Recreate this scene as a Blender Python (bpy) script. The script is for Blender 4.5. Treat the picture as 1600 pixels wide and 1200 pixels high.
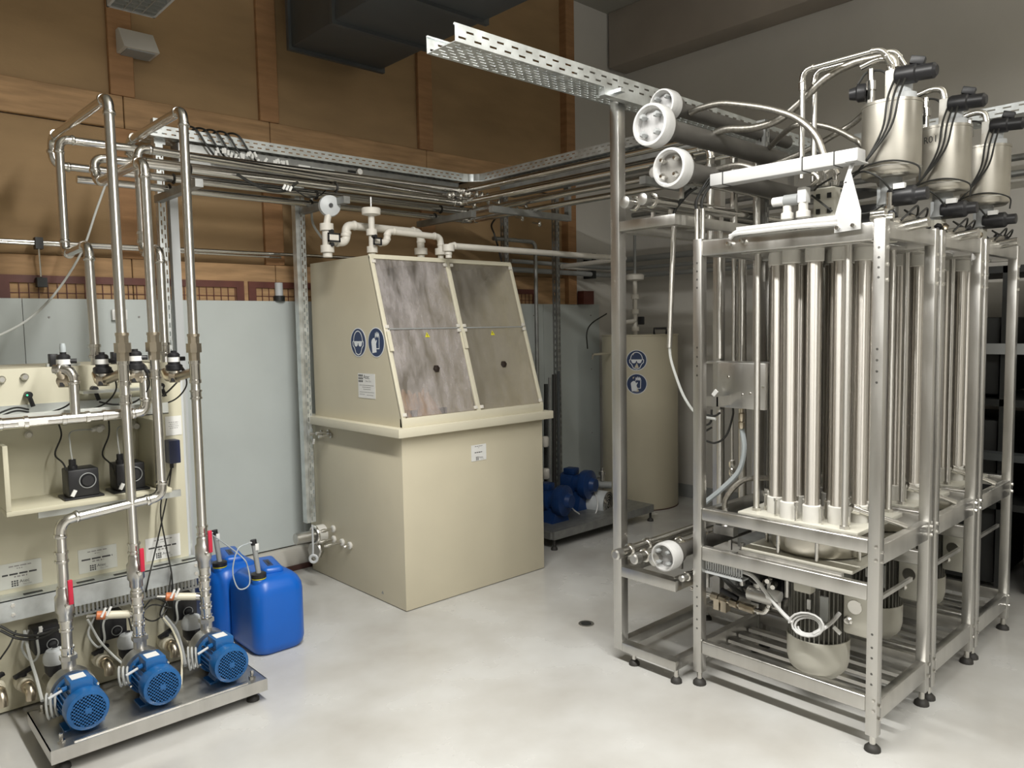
import bpy, bmesh, math, random
from mathutils import Vector, Matrix
random.seed(7)
for o in list(bpy.data.objects): bpy.data.objects.remove(o)
S = bpy.context.scene
COL = S.collection
R = math.radians
V = Vector
# ---------------------------------------------------------------- camera
FPX = 1191.33
PIT, ROL, YAW = R(4.2345), R(-1.0134), R(47.3746)
EYE = V((0, 0, 1.6))
fwd = V((math.cos(PIT)*math.cos(YAW), math.cos(PIT)*math.sin(YAW), -math.sin(PIT)))
rt0 = fwd.cross(V((0, 0, 1))).normalized(); up0 = rt0.cross(fwd)
RT = rt0*math.cos(ROL) + up0*math.sin(ROL)
UP = up0*math.cos(ROL) - rt0*math.sin(ROL)
cd = bpy.data.cameras.new('camera'); cam = bpy.data.objects.new('camera', cd); COL.objects.link(cam)
cd.sensor_width = 36; cd.lens = 36*FPX/1600; cd.clip_start = .05; cd.clip_end = 60
M3 = Matrix((RT, UP, -fwd)).transposed().to_4x4(); M3.translation = EYE
cam.matrix_world = M3
S.camera = cam
def at(px, py, x=None, y=None, z=None):
    """real 3-D point seen at a pixel of the photograph, on a given plane of the room"""
    d = fwd + RT*((px-800)/FPX) - UP*((py-600)/FPX)
    t = (z-EYE.z)/d.z if z is not None else (x/d.x if x is not None else y/d.y)
    return EYE + d*t
# ---------------------------------------------------------------- light
w = bpy.data.worlds.new('room_air'); S.world = w; w.use_nodes = True
w.node_tree.nodes['Background'].inputs[0].default_value = (.75, .8, .85, 1)
w.node_tree.nodes['Background'].inputs[1].default_value = .05
def lamp(name, loc, sx, sy, power, col, spread=180):
    l = bpy.data.lights.new(name, 'AREA'); l.shape = 'RECTANGLE'; l.size = sx; l.size_y = sy
    l.energy = power; l.color = col; l.spread = R(spread)
    o = bpy.data.objects.new(name, l); COL.objects.link(o); o.location = loc
    return o
lamp('tube_light_row', (1.38, 1.5, 3.3), .16, 2.3, 98, (1, .985, .945))
lamp('tube_light_row_rear', (1.38, -1.25, 3.3), .16, 2.4, 84, (1, .985, .945))
up = lamp('added_fill_uplight', (1.38, .15, 3.42), .16, 4.8, 72, (1, .985, .935)); up.rotation_euler = (math.pi, 0, 0)  # added upward fill, no fixture of its own: lifts ceiling and upper walls
lamp('tube_light_far_row', (4.3, -1.9, 3.6), .16, 2.4, 18, (1, .985, .94))
up = lamp('added_far_fill_uplight', (4.3, -1.2, 3.72), .16, 3.0, 60, (1, .985, .94)); up.rotation_euler = (math.pi, 0, 0)  # second added fill, aimed up so its bounce brightens the right wall
S.view_settings.view_transform = 'Standard'; S.view_settings.look = 'None'
S.view_settings.gamma = 1; S.view_settings.use_curve_mapping = False
S.view_settings.exposure = .45
# ---------------------------------------------------------------- materials
def mat(name, col, rough=.5, metal=0, var=0, scale=6, bump=0, bscale=60, spec=.5, trans=0, alpha=1, stretch=None, rvar=0, col2=None, emit=None):
    m = bpy.data.materials.new(name); m.use_nodes = True
    nt = m.node_tree; N = nt.nodes; L = nt.links; b = N['Principled BSDF']
    b.inputs['Base Color'].default_value = (*col, 1); b.inputs['Roughness'].default_value = rough
    b.inputs['Metallic'].default_value = metal; b.inputs['Specular IOR Level'].default_value = spec
    b.inputs['Transmission Weight'].default_value = trans; b.inputs['Alpha'].default_value = alpha
    if emit: b.inputs['Emission Color'].default_value = (*emit[0], 1); b.inputs['Emission Strength'].default_value = emit[1]
    if var or bump or rvar or col2:
        tc = N.new('ShaderNodeTexCoord'); mp = N.new('ShaderNodeMapping'); L.new(tc.outputs['Object'], mp.inputs['Vector'])
        if stretch: mp.inputs['Scale'].default_value = stretch
        nz = N.new('ShaderNodeTexNoise'); nz.inputs['Scale'].default_value = scale; nz.inputs['Detail'].default_value = 6
        L.new(mp.outputs[0], nz.inputs['Vector'])
        if var or col2:
            cr = N.new('ShaderNodeValToRGB'); L.new(nz.outputs['Fac'], cr.inputs[0])
            lo = tuple(c*(1-var) for c in col); hi = tuple(min(1, c*(1+var)) for c in (col2 or col))
            cr.color_ramp.elements[0].position = .32; cr.color_ramp.elements[1].position = .68
            cr.color_ramp.elements[0].color = (*lo, 1); cr.color_ramp.elements[1].color = (*hi, 1)
            L.new(cr.outputs[0], b.inputs['Base Color'])
        if rvar:
            mr = N.new('ShaderNodeMapRange'); L.new(nz.outputs['Fac'], mr.inputs[0])
            mr.inputs[1].default_value = .3; mr.inputs[2].default_value = .7
            mr.inputs[3].default_value = max(.02, rough-rvar); mr.inputs[4].default_value = min(1, rough+rvar)
            L.new(mr.outputs[0], b.inputs['Roughness'])
        if bump:
            n2 = N.new('ShaderNodeTexNoise'); n2.inputs['Scale'].default_value = bscale; n2.inputs['Detail'].default_value = 3
            L.new(mp.outputs[0], n2.inputs['Vector'])
            bp = N.new('ShaderNodeBump'); bp.inputs['Strength'].default_value = bump; bp.inputs['Distance'].default_value = .005
            L.new(n2.outputs['Fac'], bp.inputs['Height']); L.new(bp.outputs[0], b.inputs['Normal'])
    return m
M = dict(
 floor=mat('resin_floor', (.455, .44, .41), .22, 0, .04, 2.1, .04, 9, .5, rvar=.12, col2=(.53, .53, .515)),
 plywood=mat('plywood', (.33, .22, .115), .7, 0, .10, 2.2, .15, 40, .2, stretch=(1, 1, 3)),
 timber=mat('timber', (.35, .195, .095), .65, 0, .15, 3, .2, 30, .2, stretch=(1.2, 1.2, 8)),
 timber_h=mat('timber_rail', (.40, .25, .13), .65, 0, .22, 3, .2, 30, .2, stretch=(1.2, 1.2, 10)),
 clad=mat('cladding', (.50, .54, .53), .45, 0, .05, 2),
 plaster=mat('plaster', (.56, .54, .50), .85, 0, .05, 1.5, .1, 80),
 ceilingm=mat('ceiling_paint', (.36, .35, .31), .9, 0, .05, 1.5),
 girder=mat('girder_paint', (.38, .335, .285), .8, 0, .08, 2),
 kerb=mat('kerb', (.55, .53, .48), .6, 0, .06, 4),
 darkred=mat('red_paint', (.11, .032, .022), .5, 0, .2, 8),
 brownstrip=mat('joint_strip', (.07, .03, .025), .6),
 steel=mat('stainless', (.70, .685, .65), .19, 1, .02, 3),
 steelb=mat('brushed_stainless', (.60, .59, .565), .36, 1, .08, 14, .04, 120, rvar=.08, stretch=(1, 1, .15)),
 steeld=mat('bead_blasted_steel', (.55, .525, .465), .36, 1, .10, 5, rvar=.08),
 tubes=mat('membrane_tube_steel', (.66, .63, .585), .24, 1, .03, 2),
 brass=mat('nickel_brass', (.62, .55, .44), .32, 1, .1, 20),
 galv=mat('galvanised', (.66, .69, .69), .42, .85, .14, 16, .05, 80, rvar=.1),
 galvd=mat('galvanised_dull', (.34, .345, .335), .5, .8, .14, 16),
 alu=mat('aluminium_strip', (.60, .62, .60), .38, .75, .05, 10),
 beige=mat('beige_polypropylene', (.585, .535, .405), .42, 0, .035, 2.5, .03, 200),
 beigel=mat('beige_cabinet_board', (.575, .545, .415), .5, 0, .04, 2.5),
 rim=mat('cream_rim', (.66, .62, .49), .4, 0, .03, 3),
 pvc=mat('white_pvc', (.66, .63, .57), .45, 0, .05, 8),
 cupm=mat('white_cup', (.66, .645, .60), .45, 0, .03, 8),
 whitep=mat('white_plastic', (.78, .78, .76), .4),
 duct=mat('white_duct', (.54, .54, .535), .35),
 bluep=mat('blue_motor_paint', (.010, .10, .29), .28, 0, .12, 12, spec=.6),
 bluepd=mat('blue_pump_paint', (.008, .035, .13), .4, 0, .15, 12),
 hdpe=mat('blue_hdpe', (.004, .11, .50), .34, 0, .05, 4, .03, 150, .5),
 black=mat('black_plastic', (.014, .014, .016), .42, 0, .2, 20),
 blackg=mat('black_gloss', (.02, .02, .022), .25),
 cable=mat('black_cable', (.018, .018, .016), .5),
 greyp=mat('grey_plastic', (.30, .31, .31), .5, 0, .05, 9),
 greyl=mat('light_grey_plastic', (.52, .54, .55), .42),
 greycab=mat('grey_cable', (.45, .46, .44), .5),
 whitecab=mat('white_cable', (.62, .62, .61), .45),
 navy=mat('navy_plastic', (.02, .027, .075), .4),
 navyi=mat('sign_blue', (.022, .042, .115), .45),
 signw=mat('sign_white', (.78, .81, .84), .45),
 paper=mat('paper', (.76, .76, .74), .6, 0, .02, 30),
 paperg=mat('foil_label', (.60, .61, .56), .5),
 ink=mat('ink', (.05, .05, .05), .6),
 inkg=mat('ink_grey', (.28, .27, .26), .6),
 red=mat('red_grip', (.55, .015, .05), .4),
 orange=mat('orange_nut', (.55, .17, .06), .45),
 yellow=mat('yellow_sticker', (.72, .66, .02), .5),
 green=mat('green_led', (.05, .6, .3), .4, emit=((.1, .8, .4), .6)),
 rubber=mat('rubber', (.03, .028, .025), .6),
 brown=mat('brown_gasket', (.022, .014, .01), .4),
 hose=mat('braided_hose', (.42, .40, .36), .38, 1, .2, 90, .1, 300),
 clearhose=mat('pale_hose', (.55, .60, .62), .35, 0, trans=.25),
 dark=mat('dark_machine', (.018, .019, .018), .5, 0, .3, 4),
 darkg=mat('dark_grey_paint', (.055, .06, .062), .5, 0, .1, 3),
 greym=mat('grey_motor_paint', (.34, .35, .34), .45, 0, .06, 10),
 cowl=mat('ivory_cowl', (.55, .535, .465), .38, 0, .04, 6),
 finm=mat('motor_fin_paint', (.20, .195, .17), .5, 0, .08, 10),
 tubeg=mat('dark_housing_tube', (.085, .08, .072), .45, 0, .1, 10),
 silt=mat('orange_deposit', (.42, .26, .13), .8, 0, .2, 12),
)
def aniso(name, src, rough, an):
    m = M[src].copy(); m.name = name; nt = m.node_tree; b = nt.nodes['Principled BSDF']
    for l in list(nt.links):
        if l.to_socket == b.inputs['Roughness']: nt.links.remove(l)
    b.inputs['Roughness'].default_value = rough; b.inputs['Anisotropic'].default_value = an; b.inputs['Anisotropic Rotation'].default_value = .25
    tg = nt.nodes.new('ShaderNodeTangent'); tg.direction_type = 'RADIAL'; tg.axis = 'Z'; nt.links.new(tg.outputs[0], b.inputs['Tangent'])
    M[name] = m
aniso('tube_ground', 'tubes', .40, .92)       # ground round the circumference
aniso('pipe_ground', 'steel', .34, .90)
# hood pane: scuffed clear plastic
def pane_mat(name, tint, haze, scr):
    m = bpy.data.materials.new(name); m.use_nodes = True; nt = m.node_tree; N = nt.nodes; L = nt.links
    out = N['Material Output']; b = N['Principled BSDF']
    b.inputs['Base Color'].default_value = (*tint, 1); b.inputs['Roughness'].default_value = .28
    tr = N.new('ShaderNodeBsdfTransparent'); tr.inputs[0].default_value = (.93, .92, .90, 1)
    mx = N.new('ShaderNodeMixShader')
    tc = N.new('ShaderNodeTexCoord'); mp = N.new('ShaderNodeMapping'); mp.inputs['Scale'].default_value = (7, 7, 1.6)
    L.new(tc.outputs['Object'], mp.inputs[0])
    nz = N.new('ShaderNodeTexNoise'); nz.inputs['Scale'].default_value = 1.6; nz.inputs['Detail'].default_value = 9; nz.inputs['Roughness'].default_value = .7
    L.new(mp.outputs[0], nz.inputs['Vector'])
    mr = N.new('ShaderNodeMapRange'); mr.inputs[1].default_value = .36; mr.inputs[2].default_value = .68
    mr.inputs[3].default_value = haze; mr.inputs[4].default_value = min(1, haze+scr)
    L.new(nz.outputs['Fac'], mr.inputs[0]); L.new(mr.outputs[0], mx.inputs[0])
    L.new(tr.outputs[0], mx.inputs[1]); L.new(b.outputs[0], mx.inputs[2]); L.new(mx.outputs[0], out.inputs['Surface'])
    return m
M['pane'] = pane_mat('scuffed_pane', (.60, .56, .56), .08, .42)
M['pane2'] = pane_mat('clear_pane', (.52, .49, .46), .07, .14)
M['acrylic'] = pane_mat('frosted_acrylic', (.70, .70, .695), .6, .2)
M['acryl1'] = pane_mat('hazy_acrylic', (.75, .75, .76), .30, .35)
M['acryl2'] = pane_mat('clear_acrylic', (.66, .64, .60), .06, .12)
# ---------------------------------------------------------------- mesh builder
class MB:
    def __init__(s): s.v = []; s.f = []
    def add(s, vs, fs):
        k = len(s.v); s.v += [tuple(p) for p in vs]; s.f += [tuple(i+k for i in f) for f in fs]; return s
    def bb(s, x0, x1, y0, y1, z0, z1):
        if x0 > x1: x0, x1 = x1, x0
        if y0 > y1: y0, y1 = y1, y0
        if z0 > z1: z0, z1 = z1, z0
        return s.add([(x0,y0,z0),(x1,y0,z0),(x1,y1,z0),(x0,y1,z0),(x0,y0,z1),(x1,y0,z1),(x1,y1,z1),(x0,y1,z1)],
            [(0,3,2,1),(4,5,6,7),(0,1,5,4),(1,2,6,5),(2,3,7,6),(3,0,4,7)])
    def box(s, c, sz, rz=0, rx=0, ry=0):
        m = Matrix.Rotation(rz, 3, 'Z') @ Matrix.Rotation(ry, 3, 'Y') @ Matrix.Rotation(rx, 3, 'X'); c = V(c); h = V(sz)/2
        vs = [c + m @ V((a*h.x, b*h.y, d*h.z)) for d in (-1, 1) for a, b in ((-1,-1),(1,-1),(1,1),(-1,1))]
        return s.add(vs, [(0,3,2,1),(4,5,6,7),(0,1,5,4),(1,2,6,5),(2,3,7,6),(3,0,4,7)])
    def bar(s, p, q, w, h, upv=(0,0,1)):
        p = V(p); q = V(q); d = (q-p).normalized(); u = V(upv)
        if abs(d.dot(u)) > .95: u = V((1, 0, 0))
        a = d.cross(u).normalized(); b = a.cross(d)
        vs = [e + a*(i*w/2) + b*(j*h/2) for e in (p, q) for i, j in ((-1,-1),(1,-1),(1,1),(-1,1))]
        return s.add(vs, [(0,1,2,3),(7,6,5,4),(0,4,5,1),(1,5,6,2),(2,6,7,3),(3,7,4,0)])
    def lathe(s, prof, p0, ax, n=16):
        p0 = V(p0); d = V(ax).normalized(); u = V((0,0,1)) if abs(d.z) < .9 else V((1,0,0))
        a = d.cross(u).normalized(); b = d.cross(a); vs = []; fs = []
        for r, h in prof:
            for i in range(n):
                t = 2*math.pi*i/n; vs.append(p0 + d*h + a*(r*math.cos(t)) + b*(r*math.sin(t)))
        for k in range(len(prof)-1):
            for i in range(n):
                j = (i+1) % n; fs.append((k*n+i, k*n+j, (k+1)*n+j, (k+1)*n+i))
        if prof[0][0] > 1e-5: fs.append(tuple(reversed(range(n))))
        if prof[-1][0] > 1e-5: fs.append(tuple(range((len(prof)-1)*n, len(prof)*n)))
        return s.add(vs, fs)
    def cyl(s, p, q, r, r2=None, n=16):
        p = V(p); q = V(q); return s.lathe([(r, 0), (r if r2 is None else r2, (q-p).length)], p, q-p, n)
    def sweep(s, pts, r, n=10, closed=False, cap=True):
        pts = [V(p) for p in pts]; m = len(pts); T = []
        for i in range(m):
            a = pts[i-1] if (i or closed) else pts[0]; b = pts[(i+1) % m] if (i < m-1 or closed) else pts[-1]
            T.append((b-a).normalized() if (b-a).length > 1e-9 else V((0,0,1)))
        u = V((0,0,1)) if abs(T[0].z) < .9 else V((1,0,0)); A = T[0].cross(u).normalized(); vs = []; fs = []
        for i in range(m):
            A = (A - T[i]*A.dot(T[i])).normalized(); B = T[i].cross(A)
            rr = r[i] if isinstance(r, (list, tuple)) else r
            for k in range(n):
                t = 2*math.pi*k/n; vs.append(pts[i] + A*(rr*math.cos(t)) + B*(rr*math.sin(t)))
        for i in range(m if closed else m-1):
            i2 = (i+1) % m
            for k in range(n):
                j = (k+1) % n; fs.append((i*n+k, i*n+j, i2*n+j, i2*n+k))
        if cap and not closed: fs.append(tuple(reversed(range(n)))); fs.append(tuple(range((m-1)*n, m*n)))
        return s.add(vs, fs)
    def prism(s, poly, off):
        poly = [V(p) for p in poly]; off = V(off); n = len(poly)
        vs = poly + [p+off for p in poly]
        return s.add(vs, [tuple(reversed(range(n))), tuple(range(n, 2*n))] + [(i, (i+1) % n, (i+1) % n+n, i+n) for i in range(n)])
    def quad(s, a, b, c, d): return s.add([a, b, c, d], [(0, 1, 2, 3)])
    def torus(s, c, ax, Rr, r, n=24, m=8):
        d = V(ax).normalized(); u = V((0,0,1)) if abs(d.z) < .9 else V((1,0,0)); a = d.cross(u).normalized(); b = d.cross(a)
        return s.sweep([V(c) + a*(Rr*math.cos(2*math.pi*i/n)) + b*(Rr*math.sin(2*math.pi*i/n)) for i in range(n)], r, m, closed=True)
    def sheet(s, o, u, v, L, W, rows, per, sl, sw, stag=True, th=.0016):
        """perforated sheet metal: slots are real openings; u along, v across"""
        o = V(o); u = V(u).normalized(); v = V(v).normalized(); nn = u.cross(v)*th
        def q(a0, a1, b0, b1):
            if a1-a0 < 1e-6 or b1-b0 < 1e-6: return
            P = [o+u*a0+v*b0, o+u*a1+v*b0, o+u*a1+v*b1, o+u*a0+v*b1]; s.prism(P, nn)
        b = 0
        for k, rc in enumerate(rows):
            q(0, L, b, rc-sw/2); a = 0; t = (per*.5 if (stag and k % 2) else 0) + per*.2
            while t+sl < L:
                q(a, t, rc-sw/2, rc+sw/2); a = t+sl; t += per
            q(a, L, rc-sw/2, rc+sw/2); b = rc+sw/2
        q(0, L, b, W); return s
    def build(s, name, m, parent=None, bevel=0, seg=2, angle=38, flat=False, kind=None):
        me = bpy.data.meshes.new(name); me.from_pydata(s.v, [], s.f)
        if bevel:
            bm = bmesh.new(); bm.from_mesh(me)
            ed = [e for e in bm.edges if len(e.link_faces) == 2 and e.calc_face_angle(0) > R(35)]
            bmesh.ops.bevel(bm, geom=ed, offset=bevel, segments=seg, profile=.5, affect='EDGES', clamp_overlap=True)
            bm.to_mesh(me); bm.free()
        me.materials.append(M[m] if isinstance(m, str) else m)
        if not flat: me.shade_smooth(); me.set_sharp_from_angle(angle=R(angle))
        o = bpy.data.objects.new(name, me); COL.objects.link(o)
        if parent: adopt(o, parent)
        if kind: o['kind'] = kind
        return o
def world_loc(o):
    p = V(o.location)
    while o.parent: o = o.parent
    return V(o.location)
def adopt(o, parent):
    o.parent = parent
    if parent.type == 'EMPTY': o.matrix_parent_inverse = Matrix.Translation(-V(parent.location))
def tag(o, label, cat, group=None, kind=None):
    o['label'] = label; o['category'] = cat
    if group: o['group'] = group
    if kind: o['kind'] = kind
    return o
def thing(name, label, cat, loc=(0, 0, 0), group=None):
    o = bpy.data.objects.new(name, None); COL.objects.link(o); o.location = loc; o.empty_display_size = .05
    return tag(o, label, cat, group)
def struct(o): o['kind'] = 'structure'; return o
def clone(o, d=(0, 0, 0), label=None, parent=None):
    c = o.copy(); COL.objects.link(c)
    if parent: c.parent = parent; c.matrix_parent_inverse = o.matrix_parent_inverse.copy()
    else: c.location = V(o.location) + V(d)
    if label: c['label'] = label
    for ch in list(o.children): clone(ch, parent=c)
    return c
def smooth(pts, k=6):
    pts = [V(p) for p in pts]; P = [pts[0]*2-pts[1]] + pts + [pts[-1]*2-pts[-2]]; out = []
    for i in range(1, len(P)-2):
        a, b, c, d = P[i-1:i+3]
        for j in range(k):
            t = j/k; out.append(.5*((2*b) + (c-a)*t + (2*a-5*b+4*c-d)*t*t + (3*b-a-3*c+d)*t*t*t))
    out.append(pts[-1]); return out
def cable(name, label, pts, r, m='cable', cat='cable', parent=None, n=7, group=None):
    o = MB().sweep(smooth(pts), r, n).build(name, m, parent)
    if not parent: tag(o, label, cat, group)
    return o
def arc_pts(p, c, q, rb, k=7):
    p, c, q = V(p), V(c), V(q); a = (p-c).normalized(); b = (q-c).normalized()
    ang = a.angle(b); t = min(rb/math.tan(ang/2), (p-c).length*.49, (q-c).length*.49); rr = t*math.tan(ang/2)
    s0 = c+a*t; s1 = c+b*t; o = c + (a+b).normalized()*(rr/math.sin(ang/2)); out = []
    u = s0-o; v = s1-o; th = u.angle(v)
    for i in range(k+1):
        f = i/k; out.append(o + (u*math.sin((1-f)*th) + v*math.sin(f*th))/math.sin(th))
    return out
def fin(m, a, b): d = V(b)-V(a); return 'pipe_ground' if m == 'steel' and abs(d.z) > .9*d.length else m
def run(t, pts, r, rb=None, m='steel', elbow=True, n=14, pname='pipe', collar=1.18, clen=None):
    """pipe run: each straight length and each press elbow is a part of thing t"""
    pts = [V(p) for p in pts]; rb = rb or r*2.2; clen = clen or r*1.3; cur = pts[0]
    for i in range(1, len(pts)):
        if i < len(pts)-1:
            A = arc_pts(pts[i-1], pts[i], pts[i+1], rb)
            MB().cyl(cur, A[0], r, n=n).build(pname, fin(m, cur, A[0]), t)
            if elbow:
                d0 = (A[0]-A[1]).normalized(); d1 = (A[-1]-A[-2]).normalized(); g = r*collar
                mb = MB().sweep([A[0]+d0*clen] + A + [A[-1]+d1*clen], r*1.06, n)
                for e, d in ((A[0], d0), (A[-1], d1)):
                    mb.lathe([(g*.98, clen*.45), (g*1.06, clen*.6), (g*1.06, clen*.9), (g*.98, clen*1.05)], e, d, n)
                mb.build('elbow', m, t)
            else: MB().sweep(A, r, n, cap=False).build('elbow', m, t)
            cur = A[-1]
        else: MB().cyl(cur, pts[i], r, n=n).build(pname, fin(m, cur, pts[i]), t)
def text_mesh(txt, size):
    cu = bpy.data.curves.new('t', 'FONT'); cu.body = txt; cu.size = size; cu.align_x = 'CENTER'; cu.align_y = 'CENTER'
    cu.resolution_u = 3
    o = bpy.data.objects.new('t', cu); COL.objects.link(o)
    dg = bpy.context.evaluated_depsgraph_get(); me = bpy.data.meshes.new_from_object(o.evaluated_get(dg))
    vs = [tuple(v.co) for v in me.vertices]; fs = [tuple(p.vertices) for p in me.polygons]
    bpy.data.objects.remove(o); bpy.data.curves.remove(cu); bpy.data.meshes.remove(me)
    return vs, fs
class Flat:
    """2-D artwork on a plane (o + u*x + v*y) or wrapped round a vertical cylinder"""
    def __init__(s, o, u, v, cylr=None, cylc=None):
        s.o = V(o); s.u = V(u).normalized(); s.v = V(v).normalized(); s.n = s.u.cross(s.v); s.cr = cylr; s.cc = V(cylc) if cylc else None
    def p(s, x, y, h=0):
        if s.cr:
            a0 = math.atan2(s.o.y-s.cc.y, s.o.x-s.cc.x); a = a0 + x/s.cr
            return V((s.cc.x + (s.cr+h)*math.cos(a), s.cc.y + (s.cr+h)*math.sin(a), s.o.z + y))
        return s.o + s.u*x + s.v*y + s.n*h
    def poly(s, pts, h0, h1, name, m, parent):
        n = len(pts); mb = MB()
        mb.add([s.p(x, y, h0) for x, y in pts] + [s.p(x, y, h1) for x, y in pts],
               [tuple(range(n, 2*n))] + [(i, (i+1) % n, (i+1) % n+n, i+n) for i in range(n)])
        return mb.build(name, m, parent, flat=True)
    def rects(s, rs, h, name, m, parent):
        mb = MB()
        for x0, y0, x1, y1 in rs: mb.quad(s.p(x0, y0, h), s.p(x1, y0, h), s.p(x1, y1, h), s.p(x0, y1, h))
        return mb.build(name, m, parent, flat=True)
    def line(s, pts, wd, h, name, m, parent, closed=False):
        mb = MB(); n = len(pts)
        for i in range(n if closed else n-1):
            a = V((*pts[i], 0)); b = V((*pts[(i+1) % n], 0)); d = (b-a).normalized(); q = V((-d.y, d.x, 0))*wd/2; e = d*wd*.3
            P = [a-e-q, b+e-q, b+e+q, a-e+q]; mb.add([s.p(c.x, c.y, h+i*1e-6) for c in P], [(0, 1, 2, 3)])
        return mb.build(name, m, parent, flat=True)
    def text(s, txt, size, x, y, h, name, m, parent):
        vs, fs = text_mesh(txt, size); mb = MB(); mb.add([s.p(a+x, b+y, h) for a, b, _ in vs], fs)
        return mb.build(name, m, parent, flat=True)
def ell(cx, cy, a, b, n=36, t0=0, t1=360): return [(cx+a*math.cos(R(t0+(t1-t0)*i/n)), cy+b*math.sin(R(t0+(t1-t0)*i/n))) for i in range(n)]
def logo(F, x, y, c, h, parent):
    """three by three grid of dark squares with the word Atec beside it"""
    F.rects([(x+i*c, y+j*c, x+i*c+c*.72, y+j*c+c*.72) for i in range(3) for j in range(3)], h, 'logo_grid', 'ink', parent)
    F.text('Atec', c*2.1, x+c*5.2, y+c*1.9, h, 'lettering', 'ink', parent)
    F.text('Neu-Ulm', c*.95, x+c*6.3, y+c*.45, h, 'lettering', 'inkg', parent)
def words(F, x, y, wd, hh, h, parent, m='inkg', seed=1):
    rnd = random.Random(seed); rs = []; a = x
    while a < x+wd:
        l = min(rnd.uniform(.12, .3)*wd, x+wd-a); rs.append((a, y-hh/2, a+l, y+hh/2)); a += l+hh*.7
    F.rects(rs, h, 'print_line', m, parent)
def ppe_sign(F, kind, r, parent, name):
    b = F.poly(ell(0, 0, r, r), 0, .0012, name, 'signw', parent); h = .0012
    F.poly(ell(0, 0, r*.94, r*.94), h, h+.0006, 'sign_disc', 'navyi', b); h += .0012
    s = r/1.0
    if kind == 'goggles':
        head = [(math.cos(R(a))*.56*s, .12*s+math.sin(R(a))*.66*s) for a in range(0, 181, 12)]
        face = [(-.56, .12), (-.68, .02), (-.66, -.22), (-.5, -.36), (-.44, -.46), (-.3, -.76), (0, -.86), (.3, -.76), (.44, -.46), (.5, -.36), (.66, -.22), (.68, .02)]
        F.line(head + [(a*s, c*s) for a, c in face], .07*s, h, 'sign_outline', 'signw', b, closed=True)
        F.poly([(a*s, c*s) for a, c in ((-.54, .08), (.54, .08), (.5, -.06), (-.5, -.06))], h, h+.0003, 'goggle_strap', 'signw', b)
        for q in (-1, 1): F.poly(ell(q*.26*s, -.1*s, .22*s, .19*s, 18), h, h+.0005, 'goggle_lens', 'signw', b)
    else:
        F.poly([(a*s, c*s) for a, c in ((-.46, -.72), (.04, -.66), (0, -.1), (.12, .12), (.04, .18), (-.04, .04), (-.1, .2), (-.2, .3), (-.34, .28), (-.5, .16), (-.56, .02))], h, h+.0004, 'glove', 'signw', b)
        F.line([(a*s, c*s) for a, c in ((.06, -.42), (.36, -.42), (.4, .36), (.34, .6), (.28, .34), (.24, .66), (.17, .36), (.1, .68), (.04, .36), (-.04, .62), (-.1, .3))], .06*s, h, 'glove_outline', 'signw', b)
    return b
def bolt(mb, p, ax, r=.006, h=.006): mb.lathe([(r, 0), (r, h), (r*.6, h*1.05)], p, ax, 6)
def foot(mb, x, y, z1, r=.026, rs=.010):
    mb.lathe([(r, 0), (r*.95, .012), (r*.55, .024), (rs, .026), (rs, z1)], (x, y, 0), (0, 0, 1), 14)
# ================================================================= THE SETTING
YB = 4.80; XR = 5.92; ZC = 4.5
X0, Y0 = -3.2, -4.2
struct(MB().bb(X0-.2, XR+.2, Y0-.2, YB+.3, -.1, 0).build('floor', 'floor'))
struct(MB().bb(X0-.2, XR+.2, Y0-.2, YB+.3, ZC, ZC+.1).build('ceiling', 'ceilingm'))
wb = struct(MB().bb(X0-.2, XR+.2, YB+.05, YB+.3, 0, ZC).build('wall_back', 'plaster'))
struct(MB().bb(XR, XR+.2, Y0, YB+.05, 0, ZC).build('wall_right', 'plaster'))
struct(MB().bb(X0-.2, X0, Y0, YB+.05, 0, ZC).build('wall_left', 'plaster'))
struct(MB().bb(X0, XR, Y0-.2, Y0, 0, ZC).build('wall_front', 'plaster'))
# wooden cladding of the back wall: plywood fields between timbers
XE = 5.08
def xa(px, py): return at(px, py, y=YB-.02).x
zr0, zr1 = at(0, 172, y=YB-.03).z, at(0, 116, y=YB-.03).z      # upper rail
zl0, zl1 = 1.78, at(150, 402, y=YB-.03).z                       # lower rail
xs = [-3.2, -1.35, .35, xa(201, 330), xa(426, 330), 3.55, XE]
for i in range(len(xs)-1):
    for a, b in ((0, zl0-.004), (zl1, zr0), (zr1, ZC)):
        g = .004
        MB().bb(xs[i]+g, xs[i+1]-g, YB, YB+.05, a+g, b-g).build('plywood_panel', 'plywood', wb)
for x in xs[1:-1]:
    for a, b in ((zl1, zr0), (zr1, ZC)):
        MB().bb(x-.065, x+.065, YB-.035, YB, a, b).build('timber_post', 'timber', wb, bevel=.004, seg=1)
MB().bb(XE-.02, XE+.09, YB-.08, YB+.05, 1.80, ZC).build('timber_post', 'timber', wb, bevel=.004, seg=1)
for i in range(len(xs)-1):
    MB().bb(xs[i]+.002, xs[i+1]-.002, YB-.03, YB, zr0, zr1).build('timber_rail', 'timber_h', wb, bevel=.004, seg=1)
    MB().bb(xs[i]+.002, xs[i+1]-.002, YB-.03, YB, zl0, zl1).build('timber_rail', 'timber_h', wb, bevel=.004, seg=1)
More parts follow.
